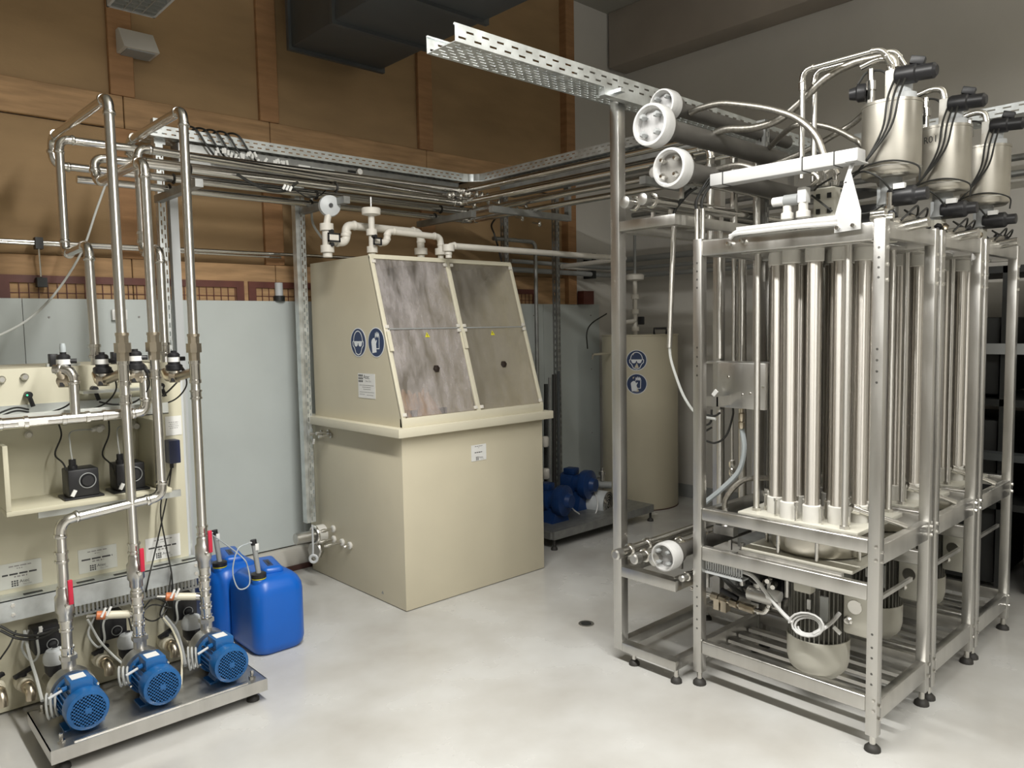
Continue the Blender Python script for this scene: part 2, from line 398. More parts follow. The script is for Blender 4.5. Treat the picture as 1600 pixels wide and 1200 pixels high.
# light grey cladding sheets on the lower wall
px_ = [-3.1, -1.6, -.35, xa(42, 520)-.02, 1.545, 3.6, 4.75, at(936, 600, y=4.75).x]
for i in range(len(px_)-1):
    MB().bb(px_[i]+.0015, px_[i+1]-.0015, 4.74, 4.752, .16, 1.8).build('cladding_sheet', 'clad', wb)
mb = MB()
for i in range(len(px_)-1):
    for zz in (.6, 1.2, 1.7):
        for xx in (px_[i]+.12, px_[i+1]-.12): bolt(mb, (xx, 4.74, zz), (0, -1, 0), .006, .004)
mb.build('rivet', 'inkg', wb, kind='stuff')
struct(MB().bb(-3.1, 5.5, 4.70, 4.80, .03, .15).build('baseboard_back', 'kerb', bevel=.008))
struct(MB().bb(-3.1, 5.5, 4.685, 4.80, 0, .032).build('trim_1', 'brownstrip'))
struct(MB().bb(XE+.09, XR, YB-.035, YB+.06, 0, ZC).build('trim_2', 'plaster'))     # pilaster
struct(MB().bb(XR-.26, XR, Y0, YB-.06, at(960, 104, x=XR-.26).z, ZC).build('trim_3', 'girder', bevel=.01))
struct(MB().bb(XR-.012, XR, Y0, YB-.06, 0, .12).build('baseboard_right', 'greyp'))
struct(MB().bb(2.2, 2.5, Y0, YB, 4.2, ZC).build('trim_4', 'girder'))
t = thing('light_switch', 'small white switch box on the grey wall sheet behind the pipes', 'switch', at(186, 492, y=4.73))
c = at(186, 492, y=4.73); MB().bb(c.x-.04, c.x+.04, 4.71, 4.742, c.z-.03, c.z+.03).build('box', 'whitep', t, bevel=.004)
MB().bb(c.x-.03, c.x+.005, 4.706, 4.711, c.z-.022, c.z+.022).build('rocker', 'whitep', t, bevel=.002)
t = thing('pipe_stub', 'short grey pipe stub with dark foot on top of the grey wall sheets', 'pipe', at(438, 468, y=4.745))
c = at(438, 468, y=4.73); MB().cyl((c.x, 4.745, 1.8), (c.x, 4.745, 1.835), .036, n=16).build('foot', 'dark', t); MB().cyl((c.x, 4.745, 1.835), (c.x, 4.745, 1.92), .026, n=16).build('stub', 'greyl', t)
# ------------------------------------------------ red mesh fence behind the grey sheets
t = thing('mesh_fence', 'dark red steel mesh fence standing above the grey wall sheets', 'fence', (2, 4.765, 1.66))
for x0, x1 in ((-.6, .72), (.75, 2.07), (2.10, 3.4), (3.43, 4.7)):
    MB().bb(x0, x1, 4.757, 4.77, 1.885, 1.925).build('top_rail', 'darkred', t)
    MB().bb(x0, x0+.05, 4.757, 4.77, 1.66, 1.885).build('post', 'darkred', t)
    MB().bb(x1-.05, x1, 4.757, 4.77, 1.66, 1.885).build('post', 'darkred', t)
    mb = MB(); x = x0+.09
    while x < x1-.06: mb.bb(x, x+.004, 4.76, 4.764, 1.66, 1.885); x += .045
    for zz in (1.72, 1.78, 1.83): mb.bb(x0, x1, 4.764, 4.767, zz, zz+.004)
    mb.build('wire_mesh', 'darkred', t, kind='stuff')
MB().bb(5.19, 5.33, 4.66, 4.735, 1.8, 1.92).build('end_plate', 'darkred', t)
# ------------------------------------------------ ventilation duct under the roof
t = thing('ventilation_duct', 'large dark grey ventilation duct hanging under the roof by the wooden wall', 'duct', (2.8, 3.9, 3.3))
d0 = at(455, 95, y=4.35); zb = 3.36
a0 = at(450, 88, z=zb); a1 = at(592, 122, z=zb); a2 = at(690, 62, z=zb)
mb = MB().prism([(2.32, 4.5, zb), (2.98, 4.5, zb), (2.98, 2.75, zb), (2.32, 2.75, zb)], (0, 0, .75)); mb.build('duct_body', 'darkg', t, bevel=.01)
for y in (4.48, 3.95, 3.4, 2.85):
    mb = MB(); mb.bb(2.30, 3.0, y, y+.03, zb-.02, zb+.77); mb.build('flange', 'darkg', t)
MB().bb(2.6, 3.0, 4.5, 4.76, zb+.1, zb+.6).build('outlet', 'darkg', t)
# ------------------------------------------------ wedge lamp and louvre luminaire
t = thing('wall_lamp', 'small pale wedge-shaped lamp on the plywood above the pipes', 'lamp', at(210, 85, y=4.78))
p0 = at(181, 84, y=4.78); p1 = at(236, 96, y=4.78); top = at(206, 58, y=4.78)
zb = p0.z; xa0, xa1 = p0.x, p1.x
MB().prism([(xa0, 4.795, zb+.13), (xa0, 4.795, zb), (xa0, 4.62, zb-.0), (xa0, 4.72, zb+.13)], (xa1-xa0, 0, 0)).build('housing', 'plaster', t, bevel=.004)
MB().bb(xa0+.02, xa1-.02, 4.64, 4.78, zb-.006, zb+.001).build('diffuser', 'greyp', t)
t = thing('ceiling_luminaire', 'grey louvred fluorescent luminaire hanging from the roof above the left pipes', 'lamp', (1.38, 3.7, 3.3))
lx0, lx1, ly0, ly1, lz = 1.25, 1.49, 2.9, 4.42, 3.30
MB().bb(lx0, lx0+.012, ly0, ly1, lz, lz+.08).bb(lx1-.012, lx1, ly0, ly1, lz, lz+.08).bb(lx0, lx1, ly1-.012, ly1, lz, lz+.08).bb(lx0, lx1, ly0, ly0+.012, lz, lz+.08).bb(lx0, lx1, ly0, ly1, lz+.08, lz+.09).build('housing', 'greyl', t)
mb = MB(); y = ly0+.04
while y < ly1: mb.bb(lx0+.012, lx1-.012, y, y+.003, lz, lz+.035); y += .05
for x in (lx0+.075, lx0+.12, lx0+.165): mb.bb(x, x+.003, ly0, ly1, lz, lz+.035)
mb.build('louvre', 'alu', t, kind='stuff')
for y in (3.2, 4.1): MB().cyl((1.37, y, lz+.08), (1.37, y, ZC), .005, n=6).build('hanger_rod', 'galvd', t)
# ------------------------------------------------ floor drain
t = thing('floor_drain', 'small round metal drain in the pale floor between the tank and the rack', 'drain', at(916, 975, z=0))
c = at(916, 975, z=0)
MB().lathe([(.042, 0), (.042, .004), (.03, .004), (.03, .001)], c, (0, 0, 1), 24).build('ring', 'steelb', t)
MB().lathe([(.028, 0), (.028, .003)], c, (0, 0, 1), 20).build('cover', 'dark', t)

# ================================================================= BACK RACK: tray, struts, pipes
ZT = 2.745
t = thing('cable_tray', 'long galvanised cable tray along the wooden wall curving round the corner', 'cable tray', (2.5, 4.5, ZT-.06))
mb = MB().sheet((1.45, 4.46, ZT-.06), (1, 0, 0), (0, 0, 1), 2.2, .06, [.018, .042], .05, .026, .007); mb.build('front_side', 'galv', t)
mb = MB().sheet((1.45, 4.66, ZT-.06), (1, 0, 0), (0, 0, 1), 2.3, .06, [.018, .042], .05, .026, .007); mb.build('rear_side', 'galv', t)
mb = MB().sheet((1.45, 4.46, ZT-.06), (1, 0, 0), (0, 1, 0), 2.25, .20, [.03, .06, .10, .14, .17], .05, .026, .007); mb.build('base', 'galv', t)
# curved inner corner
ci = [V((3.65, 4.46, 0)), V((3.69, 4.452, 0)), V((3.725, 4.43, 0)), V((3.75, 4.395, 0)), V((3.76, 4.35, 0))]
mb = MB()
for i in range(4): mb.prism([ci[i]+V((0, 0, ZT-.06)), ci[i+1]+V((0, 0, ZT-.06)), ci[i+1]+V((0, 0, ZT)), ci[i]+V((0, 0, ZT))], V((.0, .002, 0)))
mb.build('corner_side', 'galv', t, angle=60)
MB().prism([(3.65, 4.46, ZT-.06), (3.76, 4.35, ZT-.06), (3.96, 4.35, ZT-.06), (3.96, 4.66, ZT-.06), (3.65, 4.66, ZT-.06)], (0, 0, .002)).build('corner_base', 'galv', t)
MB().sheet((3.76, 4.35, ZT-.06), (0, -1, 0), (0, 0, 1), 1.93, .06, [.018, .042], .05, .026, .007).build('front_side', 'galv', t)
MB().sheet((3.96, 4.66, ZT-.06), (0, -1, 0), (0, 0, 1), 2.24, .06, [.018, .042], .05, .026, .007).build('rear_side', 'galv', t)
MB().sheet((3.76, 4.35, ZT-.06), (0, -1, 0), (1, 0, 0), 1.93, .2, [.03, .06, .10, .14, .17], .05, .026, .007).build('base', 'galv', t)
MB().bb(1.60, 3.62, 4.475, 4.60, 2.545, 2.672).build('cover_channel', 'galvd', t, bevel=.004)
MB().bb(3.78, 3.93, 2.4, 4.2, 2.56, 2.672).build('cover_channel', 'galvd', t, bevel=.004)
def strut(name, label, x, y, z0, z1, dy=0, mm='galv', group='slotted support struts'):
    t = thing(name, label, 'strut', (x, y, z0), group); H = z1-z0
    MB().sheet((x-.02, y-.02, z0), (0, 0, 1), (1, 0, 0), H, .041, [.013, .03], .05, .027, .007).build('front_face', mm, t)
    MB().sheet((x-.02, y+.03, z0), (0, 0, 1), (0, -1, 0), H, .05, [.025], .05, .027, .009).build('side_face', mm, t)
    MB().sheet((x+.021, y-.02, z0), (0, 0, 1), (0, 1, 0), H, .05, [.025], .05, .027, .009).build('side_face', mm, t)
    return t
s1 = strut('slotted_strut', 'galvanised slotted strut rising behind the beige dosing cabinet', 1.515, 4.55, 0, 2.66)
MB().bb(1.555, 1.60, 4.52, 4.57, .15, 2.42).build('flat_cover', 'greyl', s1)
MB().bb(1.49, 1.55, 4.53, 4.58, 2.66, 2.80).build('head_plate', 'galv', s1)
s2 = strut('slotted_strut', 'galvanised slotted strut against the left side of the hooded tank', 2.345, 4.50, .36, 2.66)
MB().bb(2.30, 2.325, 4.48, 4.53, .36, 2.66).build('flat_cover', 'galv', s2)
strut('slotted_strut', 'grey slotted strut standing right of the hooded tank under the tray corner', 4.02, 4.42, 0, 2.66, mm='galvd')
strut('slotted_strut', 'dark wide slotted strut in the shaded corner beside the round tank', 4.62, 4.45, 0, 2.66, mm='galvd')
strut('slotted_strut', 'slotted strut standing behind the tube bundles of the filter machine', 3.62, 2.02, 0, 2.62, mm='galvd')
# bracket arms carrying the pipes
for x, lab in ((1.50, 'grey bracket arm carrying the pipe bundle at the slotted strut by the cabinet'), (2.345, 'grey bracket arm under the pipe bundle above the hooded tank corner'), (3.3, 'grey bracket arm under the pipe bundle near the tray corner')):
    t = thing('pipe_support', lab, 'bracket', (x, 4.2, 2.36), 'pipe bracket arms')
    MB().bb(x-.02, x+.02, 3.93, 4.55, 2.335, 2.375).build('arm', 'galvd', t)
    mb = MB()
    for y, z in ((4.05, 2.44), (4.13, 2.47), (4.29, 2.43), (4.36, 2.385)): MB().torus((x, y, z), (1, 0, 0), .025, .005, 14, 5).build('pipe_clamp', 'rubber', t)
for y, lab in ((3.7, 'grey cross arm under the pipes of the right tray near the corner'), (2.5, 'grey cross arm under the pipes of the right tray behind the tall post')):
    t = thing('pipe_support', lab, 'bracket', (3.6, y, 2.36), 'pipe bracket arms')
    MB().bb(3.25, 3.98, y-.02, y+.02, 2.335, 2.375).build('arm', 'galvd', t)
    MB().bb(3.95, 3.98, y-.02, y+.02, 2.375, 2.69).build('hanger', 'galvd', t)
# ---- the five process pipes
RP = .020
def union(t, x, y, z, r=RP, m='brass'):
    mb = MB(); mb.lathe([(r*1.25, -.055), (r*1.25, -.02), (r*1.7, -.02), (r*1.7, .02), (r*1.25, .02), (r*1.25, .05)], (x, y, z), (0, 0, 1), 8)
    mb.lathe([(r*1.32, .05), (r*1.32, .062)], (x, y, z), (0, 0, 1), 14); mb.build('union', m, t)
def tee(t, x, y, z, r=RP, h=.05):
    MB().lathe([(r*1.15, -h), (r*1.28, -h), (r*1.28, -h+.014), (r*1.13, -h+.016), (r*1.13, h-.016), (r*1.28, h-.014), (r*1.28, h), (r*1.1, h)], (x, y, z), (0, 0, 1), 14).build('tee', 'steel', t)
def ball_valve(t, x, y, z, r=RP, hx=.03):
    mb = MB().lathe([(r*1.15, -.07), (r*1.35, -.065), (r*1.35, -.04), (r*1.75, -.03), (r*1.75, .03), (r*1.35, .04), (r*1.35, .062), (r*1.15, .07)], (x, y, z), (0, 0, 1), 12)
    mb.cyl((x, y-.03, z), (x, y-.05, z), .008, n=8); mb.build('valve_body', 'steelb', t)
    h = MB().bb(x+.004, x+.022, y-.058, y-.046, z+.005, z+.105).build('lever', 'red', t, bevel=.004)
    bolt(m_ := MB(), (x, y-.05, z), (0, -1, 0), .008, .008); m_.build('lever_nut', 'steel', t)
def sleeve(t, x, y, z, h=.03, r=RP, m='steel'):
    MB().lathe([(r*1.1, -h), (r*1.3, -h), (r*1.3, -h*.6), (r*1.12, -h*.55), (r*1.12, h*.55), (r*1.3, h*.6), (r*1.3, h), (r*1.1, h)], (x, y, z), (0, 0, 1), 14).build('press_sleeve', m, t)
YR = 3.42
# P2 : centre pump
p2 = thing('process_pipe', 'tall stainless pipe from the middle blue pump, highest bend of all', 'pipe', (.96, YR, .3), 'stainless process pipes')
run(p2, [(.96, YR, .30), (.955, YR, 2.56), (.935, 4.29, 2.56), (.935, 4.29, 2.43), (3.55, 4.29, 2.43), (3.55, 2.3, 2.43)], RP, .045)
union(p2, .958, YR, 1.545); tee(p2, .958, YR, 1.44); sleeve(p2, .958, YR, 1.33, .02); ball_valve(p2, .96, YR, .60)
for z in (.345, .40, .47, .53, .70): sleeve(p2, .96, YR, z, .022)
# P3 : right pump
p3 = thing('process_pipe', 'tall stainless pipe from the right blue pump, beside the jerrycans', 'pipe', (1.245, YR, .3), 'stainless process pipes')
run(p3, [(1.245, YR, .30), (1.25, YR, 2.56), (1.24, 4.13, 2.56), (1.24, 4.13, 2.47), (3.42, 4.13, 2.47), (3.42, 2.3, 2.47)], RP, .045)
union(p3, 1.248, YR, 1.535); tee(p3, 1.248, YR, 1.43); sleeve(p3, 1.248, YR, 1.33, .02); ball_valve(p3, 1.246, YR, .62)
for z in (.345, .40, .47, .53, .72): sleeve(p3, 1.246, YR, z, .022)
# P1 : left pump, steps right below the niche then rises
p1 = thing('process_pipe', 'stainless pipe from the left blue pump stepping right under the niche shelf', 'pipe', (.69, YR, .3), 'stainless process pipes')
zt1 = at(229, 252, y=YR).z
run(p1, [(.69, YR, .28), (.692, YR, .865), (1.083, YR, .90), (1.08, YR, zt1), (1.055, 4.02, zt1), (1.05, 4.05, 2.44), (3.30, 4.05, 2.44), (3.30, 2.3, 2.44)], RP, .045)
union(p1, 1.081, YR, 1.545); sleeve(p1, 1.081, YR, 1.43, .02); ball_valve(p1, .69, YR, .53)
for z in (.33, .44, .72): sleeve(p1, .69, YR, z, .022)
# P4 / P5 : return legs with a step
yb4 = at(102, 390, x=.905).y
p4 = thing('process_pipe', 'stainless pipe with a step above the second valve, left of the tall pipes', 'pipe', (.91, 3.65, 1.5), 'stainless process pipes')
run(p4, [(.912, 3.65, 1.47), (.908, 3.65, 1.985), (.905, yb4, 1.975), (.905, yb4, 2.50), (3.35, 4.08, 2.53), (3.35, 2.3, 2.53)], RP*.95, .04)
sleeve(p4, .91, 3.65, 1.53, .03)
yb5 = at(223, 388, x=1.20).y
p5 = thing('process_pipe', 'stainless pipe with a step beside the strut, above the rightmost valve', 'pipe', (1.2, 3.65, 1.5), 'stainless process pipes')
run(p5, [(1.2, 3.65, 1.47), (1.2, 3.65, 1.985), (1.2, yb5, 1.98), (1.2, yb5, 2.475), (3.48, 4.2, 2.50), (3.48, 2.3, 2.50)], RP*.95, .04)
sleeve(p5, 1.2, 3.65, 1.53, .03); sleeve(p5, 1.2, yb5, 2.06, .025)
p6 = thing('process_pipe', 'lowest stainless pipe of the bundle under the cable tray', 'pipe', (1.6, 4.36, 2.4), 'stainless process pipes')
run(p6, [(1.05, 4.36, 2.385), (3.62, 4.36, 2.385), (3.62, 2.35, 2.385)], RP, .05)
p7 = thing('process_pipe', 'stainless pipe nearest the wall in the bundle under the tray', 'pipe', (1.6, 4.43, 2.5), 'stainless process pipes')
run(p7, [(1.6, 4.43, 2.47), (3.69, 4.43, 2.47), (3.69, 2.35, 2.47)], RP, .05)
# wall pipe with clamp
t = thing('wall_pipe', 'thin stainless pipe running low along the wooden wall with a clamp', 'pipe', (1, 4.68, 2.15))
zz0 = at(0, 377, y=4.68).z; zz1 = at(480, 403, y=4.68).z
MB().cyl((-.4, 4.68, zz0), (3.6, 4.68, zz1+.02), .012, n=10).build('pipe', 'steel', t)
MB().cyl((-.4, 4.655, zz0-.005), (2.3, 4.70, zz1-.005), .008, n=10).build('pipe', 'steel', t)
cx = at(60, 380, y=4.68).x; MB().bb(cx-.018, cx+.018, 4.655, 4.71, zz0-.03, zz0+.03).build('clamp', 'dark', t)
MB().cyl((cx, 4.68, zz0-.02), (cx+.01, 4.72, 1.89), .005, n=8).build('rod', 'steel', t)
MB().bb(cx-.012, cx+.035, 4.70, 4.75, 1.86, 1.91).build('clamp', 'dark', t)
cable('hanging_cable', 'thin grey cable sagging from the pipe bundle down to the left edge', [at(166, 285, y=4.2), at(150, 330, y=4.2), at(127, 395, y=4.2), at(85, 460, y=4.15), at(40, 502, y=4.1), at(-20, 533, y=4.05)], .0055, 'greycab')
# terminal strip and cables on the tray
t = thing('terminal_strip', 'strip of white wire terminals and tags on the tray above the pipes', 'terminal strip', (1.95, 4.42, 2.58))
z0 = at(345, 240, y=4.42).z; MB().bb(1.80, 2.30, 4.40, 4.44, z0-.045, z0-.03).build('rail', 'rubber', t)
rnd = random.Random(3); mb = MB(); mb2 = MB()
for i in range(26):
    x = 1.78 + i*.018 + rnd.uniform(-.005, .005); mb.box((x, 4.40-rnd.uniform(0, .02), z0+rnd.uniform(-.03, .02)-i*.0004), (.014, .006, .03), 0, 0, rnd.uniform(-.6, .6))
    mb2.box((x, 4.41, z0-.035), (.012, .02, .018), 0, 0, rnd.uniform(-.3, .3))
mb.build('wire_tag', 'whitep', t, kind='stuff'); mb2.build('terminal', 'black', t, kind='stuff')
MB().bb(2.29, 2.37, 4.395, 4.43, z0-.06, z0-.005).build('end_box', 'whitep', t)
MB().bb(2.40, 2.56, 4.43, 4.445, z0-.05, z0-.0).build('label_plate', 'galv', t)
for i, x in enumerate((1.62, 1.68, 1.74, 1.80, 1.87)):
    cable('black_cable', '%s black cable from the strut looping over the tray edge to the terminals' % ('first', 'second', 'third', 'fourth', 'fifth')[i], [(x, 4.62, ZT-.03), (x+.03, 4.52, ZT+.025), (x+.07, 4.45, ZT+.01), (x+.12, 4.435, ZT-.07), (x+.17, 4.43, z0-.02)], .006, group='tray cables')
cable('black_cable', 'black cable hanging in a bow under the pipe bundle', [at(370, 272, y=4.0), at(395, 287, y=4.0), at(420, 297, y=4.0), at(445, 298, y=4.0), at(465, 285, y=4.02)], .008)
t = thing('wire_tags', 'three small white tags on the cable hanging under the bundle', 'tag', at(448, 293, y=3.98))
for i in range(3): MB().box(at(444+i*5, 292+i*1.5, y=3.98), (.012, .006, .03), 0, 0, .5).build('tag', 'whitep', t)
cable('black_cable', 'thin black cable drooping below the bundle towards the round gauge', [at(456, 293, y=4.02), at(480, 308, y=4.05), at(500, 305, y=4.1), at(513, 292, y=4.15)], .004)
t = thing('pressure_gauge', 'small round gauge on the front of the tray above the hooded tank', 'gauge', at(558, 269, y=4.42))
c = at(560, 269, y=4.42); MB().lathe([(.022, 0), (.022, .02)], c, (0, -1, 0), 18).build('case', 'steel', t); MB().lathe([(.018, .0205), (.018, .021)], c, (0, -1, 0), 18).build('dial', 'whitep', t)
MB().cyl(c+V((-.07, .01, 0)), c+V((0, .01, 0)), .008, n=8).build('stem', 'dark', t)
# ================================================================= LEFT: dosing cabinet
YF = 3.77
cab = thing('dosing_cabinet', 'wide beige chemical dosing cabinet behind the blue pumps', 'cabinet', (.5, 3.95, 0))
XC = 1.305
MB().bb(-.6, XC, YF, 4.35, .012, 1.465).build('body', 'beigel', cab, bevel=.004)
MB().bb(XC, XC+.012, YF+.01, 4.34, .02, 1.455).build('side_strip', 'greyl', cab)
MB().bb(XC+.012, XC+.04, YF+.06, YF+.09, .0, 1.44).build('side_rail', 'alu', cab)
# niche under the ledge
zn = .915
MB().bb(.528, 1.152, 3.50, YF, zn-.02, zn).build('niche_shelf', 'beigel', cab, bevel=.002)
MB().bb(.528, .546, 3.50, YF, zn, 1.175).build('niche_side', 'beigel', cab, bevel=.002)
MB().bb(1.10, 1.115, 3.50, YF, zn, 1.215).build('niche_side', 'beigel', cab, bevel=.002)
MB().bb(.64, 1.20, 3.53, 3.545, zn-.05, zn-.02).build('shelf_channel', 'alu', cab)
# grey ledge channel
zg = at(100, 655, y=3.50).z-.015
MB().bb(-.6, 1.16, 3.52, YF, zg, zg+.004).bb(-.6, 1.16, 3.52, 3.525, zg, zg+.05).bb(-.6, 1.16, YF-.008, YF, zg, zg+.065).build('ledge_channel', 'alu', cab)
MB().bb(.86, 1.19, YF-.10, YF-.02, zg+.10, zg+.112).build('ledge_flap', 'alu', cab)
# galvanised trunking with comb slots
MB().bb(-.6, 1.37, 3.675, 3.680, .425, .515).bb(-.6, 1.37, 3.675, YF, .510, .516).bb(-.6, 1.37, 3.68, YF, .425, .43).build('trunking', 'galv', cab)
mb = MB(); x = .78
while x < 1.33: mb.bb(x, x+.009, 3.672, 3.676, .388, .424); x += .0165
mb.bb(.775, 1.345, 3.672, 3.70, .380, .389); mb.build('comb_strip', 'galvd', cab, kind='stuff')
mb = MB()
for x in (.555, 1.30):
    for z in (.45, .49): bolt(mb, (x, 3.675, z), (0, -1, 0), .009, .004)
mb.build('trunking_bolt', 'steel', cab, kind='stuff')
mb = MB()
for i, x in enumerate((.60, .80, .95, 1.12, 1.25)): mb.bb(x, x+.07, 3.70, 3.72, .5165, .518)
mb.build('trunking_slot', 'dark', cab, kind='stuff')
# labels
def lab(parent, F, wd, hh, m, kind, seed):
    b = F.poly([(-wd/2, -hh/2), (wd/2, -hh/2), (wd/2, hh/2), (-wd/2, hh/2)], 0, .0012, 'label', m, parent); h = .0016
    if kind == 'wide':
        words(F, -wd*.26, hh*.36, wd*.52, hh*.045, h, b, seed=seed); words(F, -wd*.08, hh*.26, wd*.14, hh*.04, h, b, seed=seed+1)
        words(F, -wd*.42, hh*.05, wd*.8, hh*.065, h, b, 'ink', seed+2); words(F, -wd*.15, -hh*.06, wd*.3, hh*.06, h, b, seed=seed+3)
        logo(F, -wd*.22, -hh*.44, hh*.085, h, b)
    elif kind == 'tall':
        logo(F, -wd*.46, hh*.14, hh*.115, h, b)
        for k, (a, c) in enumerate(((-.42, .84), (-.26, .52), (-.2, .44))): words(F, wd*a, hh*(.02-.08*k), wd*c, hh*.02, h, b, seed=seed+k)
        words(F, -wd*.42, -hh*.26, wd*.86, hh*.018, h, b, seed=seed+5); words(F, -wd*.42, -hh*.35, wd*.3, hh*.02, h, b, seed=seed+6); words(F, wd*.0, -hh*.37, wd*.38, hh*.02, h, b, seed=seed+7)
    elif kind == 'front':
        words(F, -wd*.26, hh*.4, wd*.5, hh*.045, h, b, seed=seed); words(F, -wd*.05, hh*.3, wd*.1, hh*.04, h, b, seed=seed+1)
        words(F, -wd*.28, hh*.02, wd*.5, hh*.055, h, b, 'ink', seed+2); logo(F, -wd*.2, -hh*.46, hh*.08, h, b)
    else:
        for k in range(4): words(F, -wd*(.3-.06*(k % 2)), hh*(.18-.1*k), wd*(.6-.1*(k % 2)), hh*.03, h, b, seed=seed+k)
    return b
for px, py, s in ((32, 897, 11), (153, 873, 21), (255, 855, 31)):
    c = at(px, py, y=YF-.001); lab(cab, Flat(c, (1, 0, 0), (0, 0, 1)), .158, .108, 'paperg' if px < 200 else 'paper', 'wide', s)
c = at(271, 663, y=YF-.012)
lab(cab, Flat(at(271, 665, y=YF-.001), (1, 0, 0), (0, 0, 1)), .075, .092, 'paper', 'note', 41)
# stubs and sensor plugs on the face
for px, py in ((38, 589), (2, 593), (44, 679), (158, 668), (208, 663)):
    c = at(px, py, y=YF-.002); MB().lathe([(.014, 0), (.016, .008), (.012, .012), (.010, .022)], c, (0, -1, 0), 12).build('screw_cap', 'steelb' if py < 640 else 'pvc', cab)
for i, (px, py) in enumerate(((45, 617), (148, 608), (252, 603))):
    c = at(px, py, y=YF-.03); mb = MB().cyl(c+V((0, .03, 0)), c+V((0, -.01, 0)), .014, n=12); mb.cyl(c, c+V((.012, -.01, -.05)), .009, n=8); mb.build('sensor_plug', 'black', cab)
    if i == 0: MB().lathe([(.004, 0), (.004, .002)], c+V((-.008, -.012, 0)), (0, -1, 0), 8).build('indicator', 'green', cab)
# small items standing on the cabinet top
for px, lab_ in ((85, 'black clamp fitting on the cabinet top left of the first valve'), (182, 'black clamp fitting on the cabinet top between the tall pipes')):
    c = at(px, 572, y=YF+.06); t = thing('clamp_fitting', lab_, 'fitting', (c.x, c.y, 1.465), 'cabinet top fittings')
    MB().bb(c.x-.02, c.x+.012, c.y-.02, c.y+.02, 1.465, 1.52).build('clamp', 'black', t, bevel=.003)
    if px < 100: MB().bb(c.x-.03, c.x+.10, c.y-.01, c.y+.02, 1.465, 1.478).build('foot_plate', 'alu', t)
# ------------------------------------------------ blue junction box with cables
c = at(270, 705, y=YF-.035)
t = thing('junction_box', 'dark blue plastic junction box on the cabinet under the white notice', 'junction box', c)
MB().bb(c.x-.026, c.x+.026, YF-.065, YF-.002, c.z-.055, c.z+.055).build('box', 'navy', t, bevel=.004)
MB().cyl((c.x-.01, YF-.04, c.z-.055), (c.x-.01, YF-.04, c.z-.078), .009, n=10).build('gland', 'black', t)
cable('lead', None, [(c.x-.01, YF-.04, c.z-.07), at(262, 770, y=YF-.06), at(245, 850, y=YF-.07), at(232, 905, y=YF-.12), at(228, 925, y=YF-.1)], .0035, parent=t)
cable('lead', None, [(c.x-.012, YF-.045, c.z-.07), at(251, 790, y=YF-.06), at(259, 850, y=YF-.08), at(268, 895, y=YF-.12), at(270, 930, y=YF-.1)], .0035, parent=t)
# ------------------------------------------------ dosing pumps in the niche
def dosing_pump(px, label, ref):
    c = at(px, 765, y=3.56); x, y, z = c.x, 3.60, zn
    t = thing('dosing_pump', label, 'pump', (x, y, z), 'dosing pumps in the niche')
    MB().bb(x-.075, x+.075, y-.055, y+.07, z, z+.009).build('foot_plate', 'black', t, bevel=.002)
    MB().bb(x-.058, x+.058, y-.05, y+.06, z+.009, z+.125).build('housing', 'black', t, bevel=.006)
    MB().cyl((x-.03, y-.01, z+.125), (x-.03, y-.01, z+.14), .018, n=12).cyl((x-.03, y-.01, z+.14), (x-.03, y-.01, z+.165), .014, n=8).build('pump_head', 'black', t)
    MB().torus((x+.014, y-.052, z+.075), (0, 1, 0), .031, .0022, 28, 6).build('dial_ring', 'greyp', t)
    MB().lathe([(.026, 0), (.022, .01)], (x+.014, y-.05, z+.075), (0, -1, 0), 20).build('dial_knob', 'blackg', t)
    MB().box((x-.042, y-.058, z+.03), (.014, .008, .028), 0, 0, .5).build('cable_tag', 'whitep', t)
    tp = at(*ref, y=YF-.03)
    cable('dosing_hose', None, [(x-.03, y-.01, z+.16), (x-.032, y, z+.23), (x-.01, y+.06, tp.z+.01), tuple(tp)], .003, 'greycab', parent=t)
    MB().cyl(tp+V((-.02, -.005, 0)), tp+V((.015, -.005, 0)), .010, n=10).build('hose_fitting', 'cupm', t)
    MB().cyl(tp+V((.01, .03, 0)), tp+V((.01, -.02, 0)), .013, n=10).build('hose_fitting', 'cupm', t)
    cable('power_lead', None, [at(px-42 if px < 160 else px-35, 655, y=3.70), at(px-35, 680, y=3.68), at(px-45, 710, y=3.66), at(px-30, 728, y=3.6), (x-.05, y-.052, z+.03)], .0036, parent=t)
    return t
dosing_pump(131, 'black dosing pump with round dial in the niche, left one', (150, 671))
dosing_pump(205, 'black dosing pump with round dial behind the tall pipe, right one', (208, 666))
# ------------------------------------------------ manifold pipe along the ledge
t = thing('manifold_pipe', 'horizontal stainless manifold pipe in front of the cabinet ledge', 'pipe', (.6, 3.46, 1.26))
zm0 = at(0, 663, y=3.46).z; xm1 = at(228, 641, y=3.46).x
run(t, [(-.3, 3.46, zm0), (xm1, 3.46, zm0), (xm1, 3.46, zm0+.20), (xm1-.075, 3.455, zm0+.205)], RP, .035)
xm0 = at(118, 650, y=3.46).x
run(t, [(xm0, 3.46, zm0), (xm0, 3.46, zm0+.195), (xm0-.06, 3.50, zm0+.20)], RP*.9, .035)
for x in (xm0, at(20, 662, y=3.46).x, at(180, 646, y=3.46).x):
    MB().lathe([(RP*1.1, -.05), (RP*1.28, -.05), (RP*1.28, -.036), (RP*1.13, -.034), (RP*1.13, .034), (RP*1.28, .036), (RP*1.28, .05), (RP*1.1, .05)], (x, 3.46, zm0), (1, 0, 0), 14).build('tee', 'steel', t)
MB().bb(at(52, 658, y=3.44).x-.05, at(52, 658, y=3.44).x+.05, 3.437, 3.4395, zm0-.008, zm0+.010).build('pipe_label', 'paper', t)
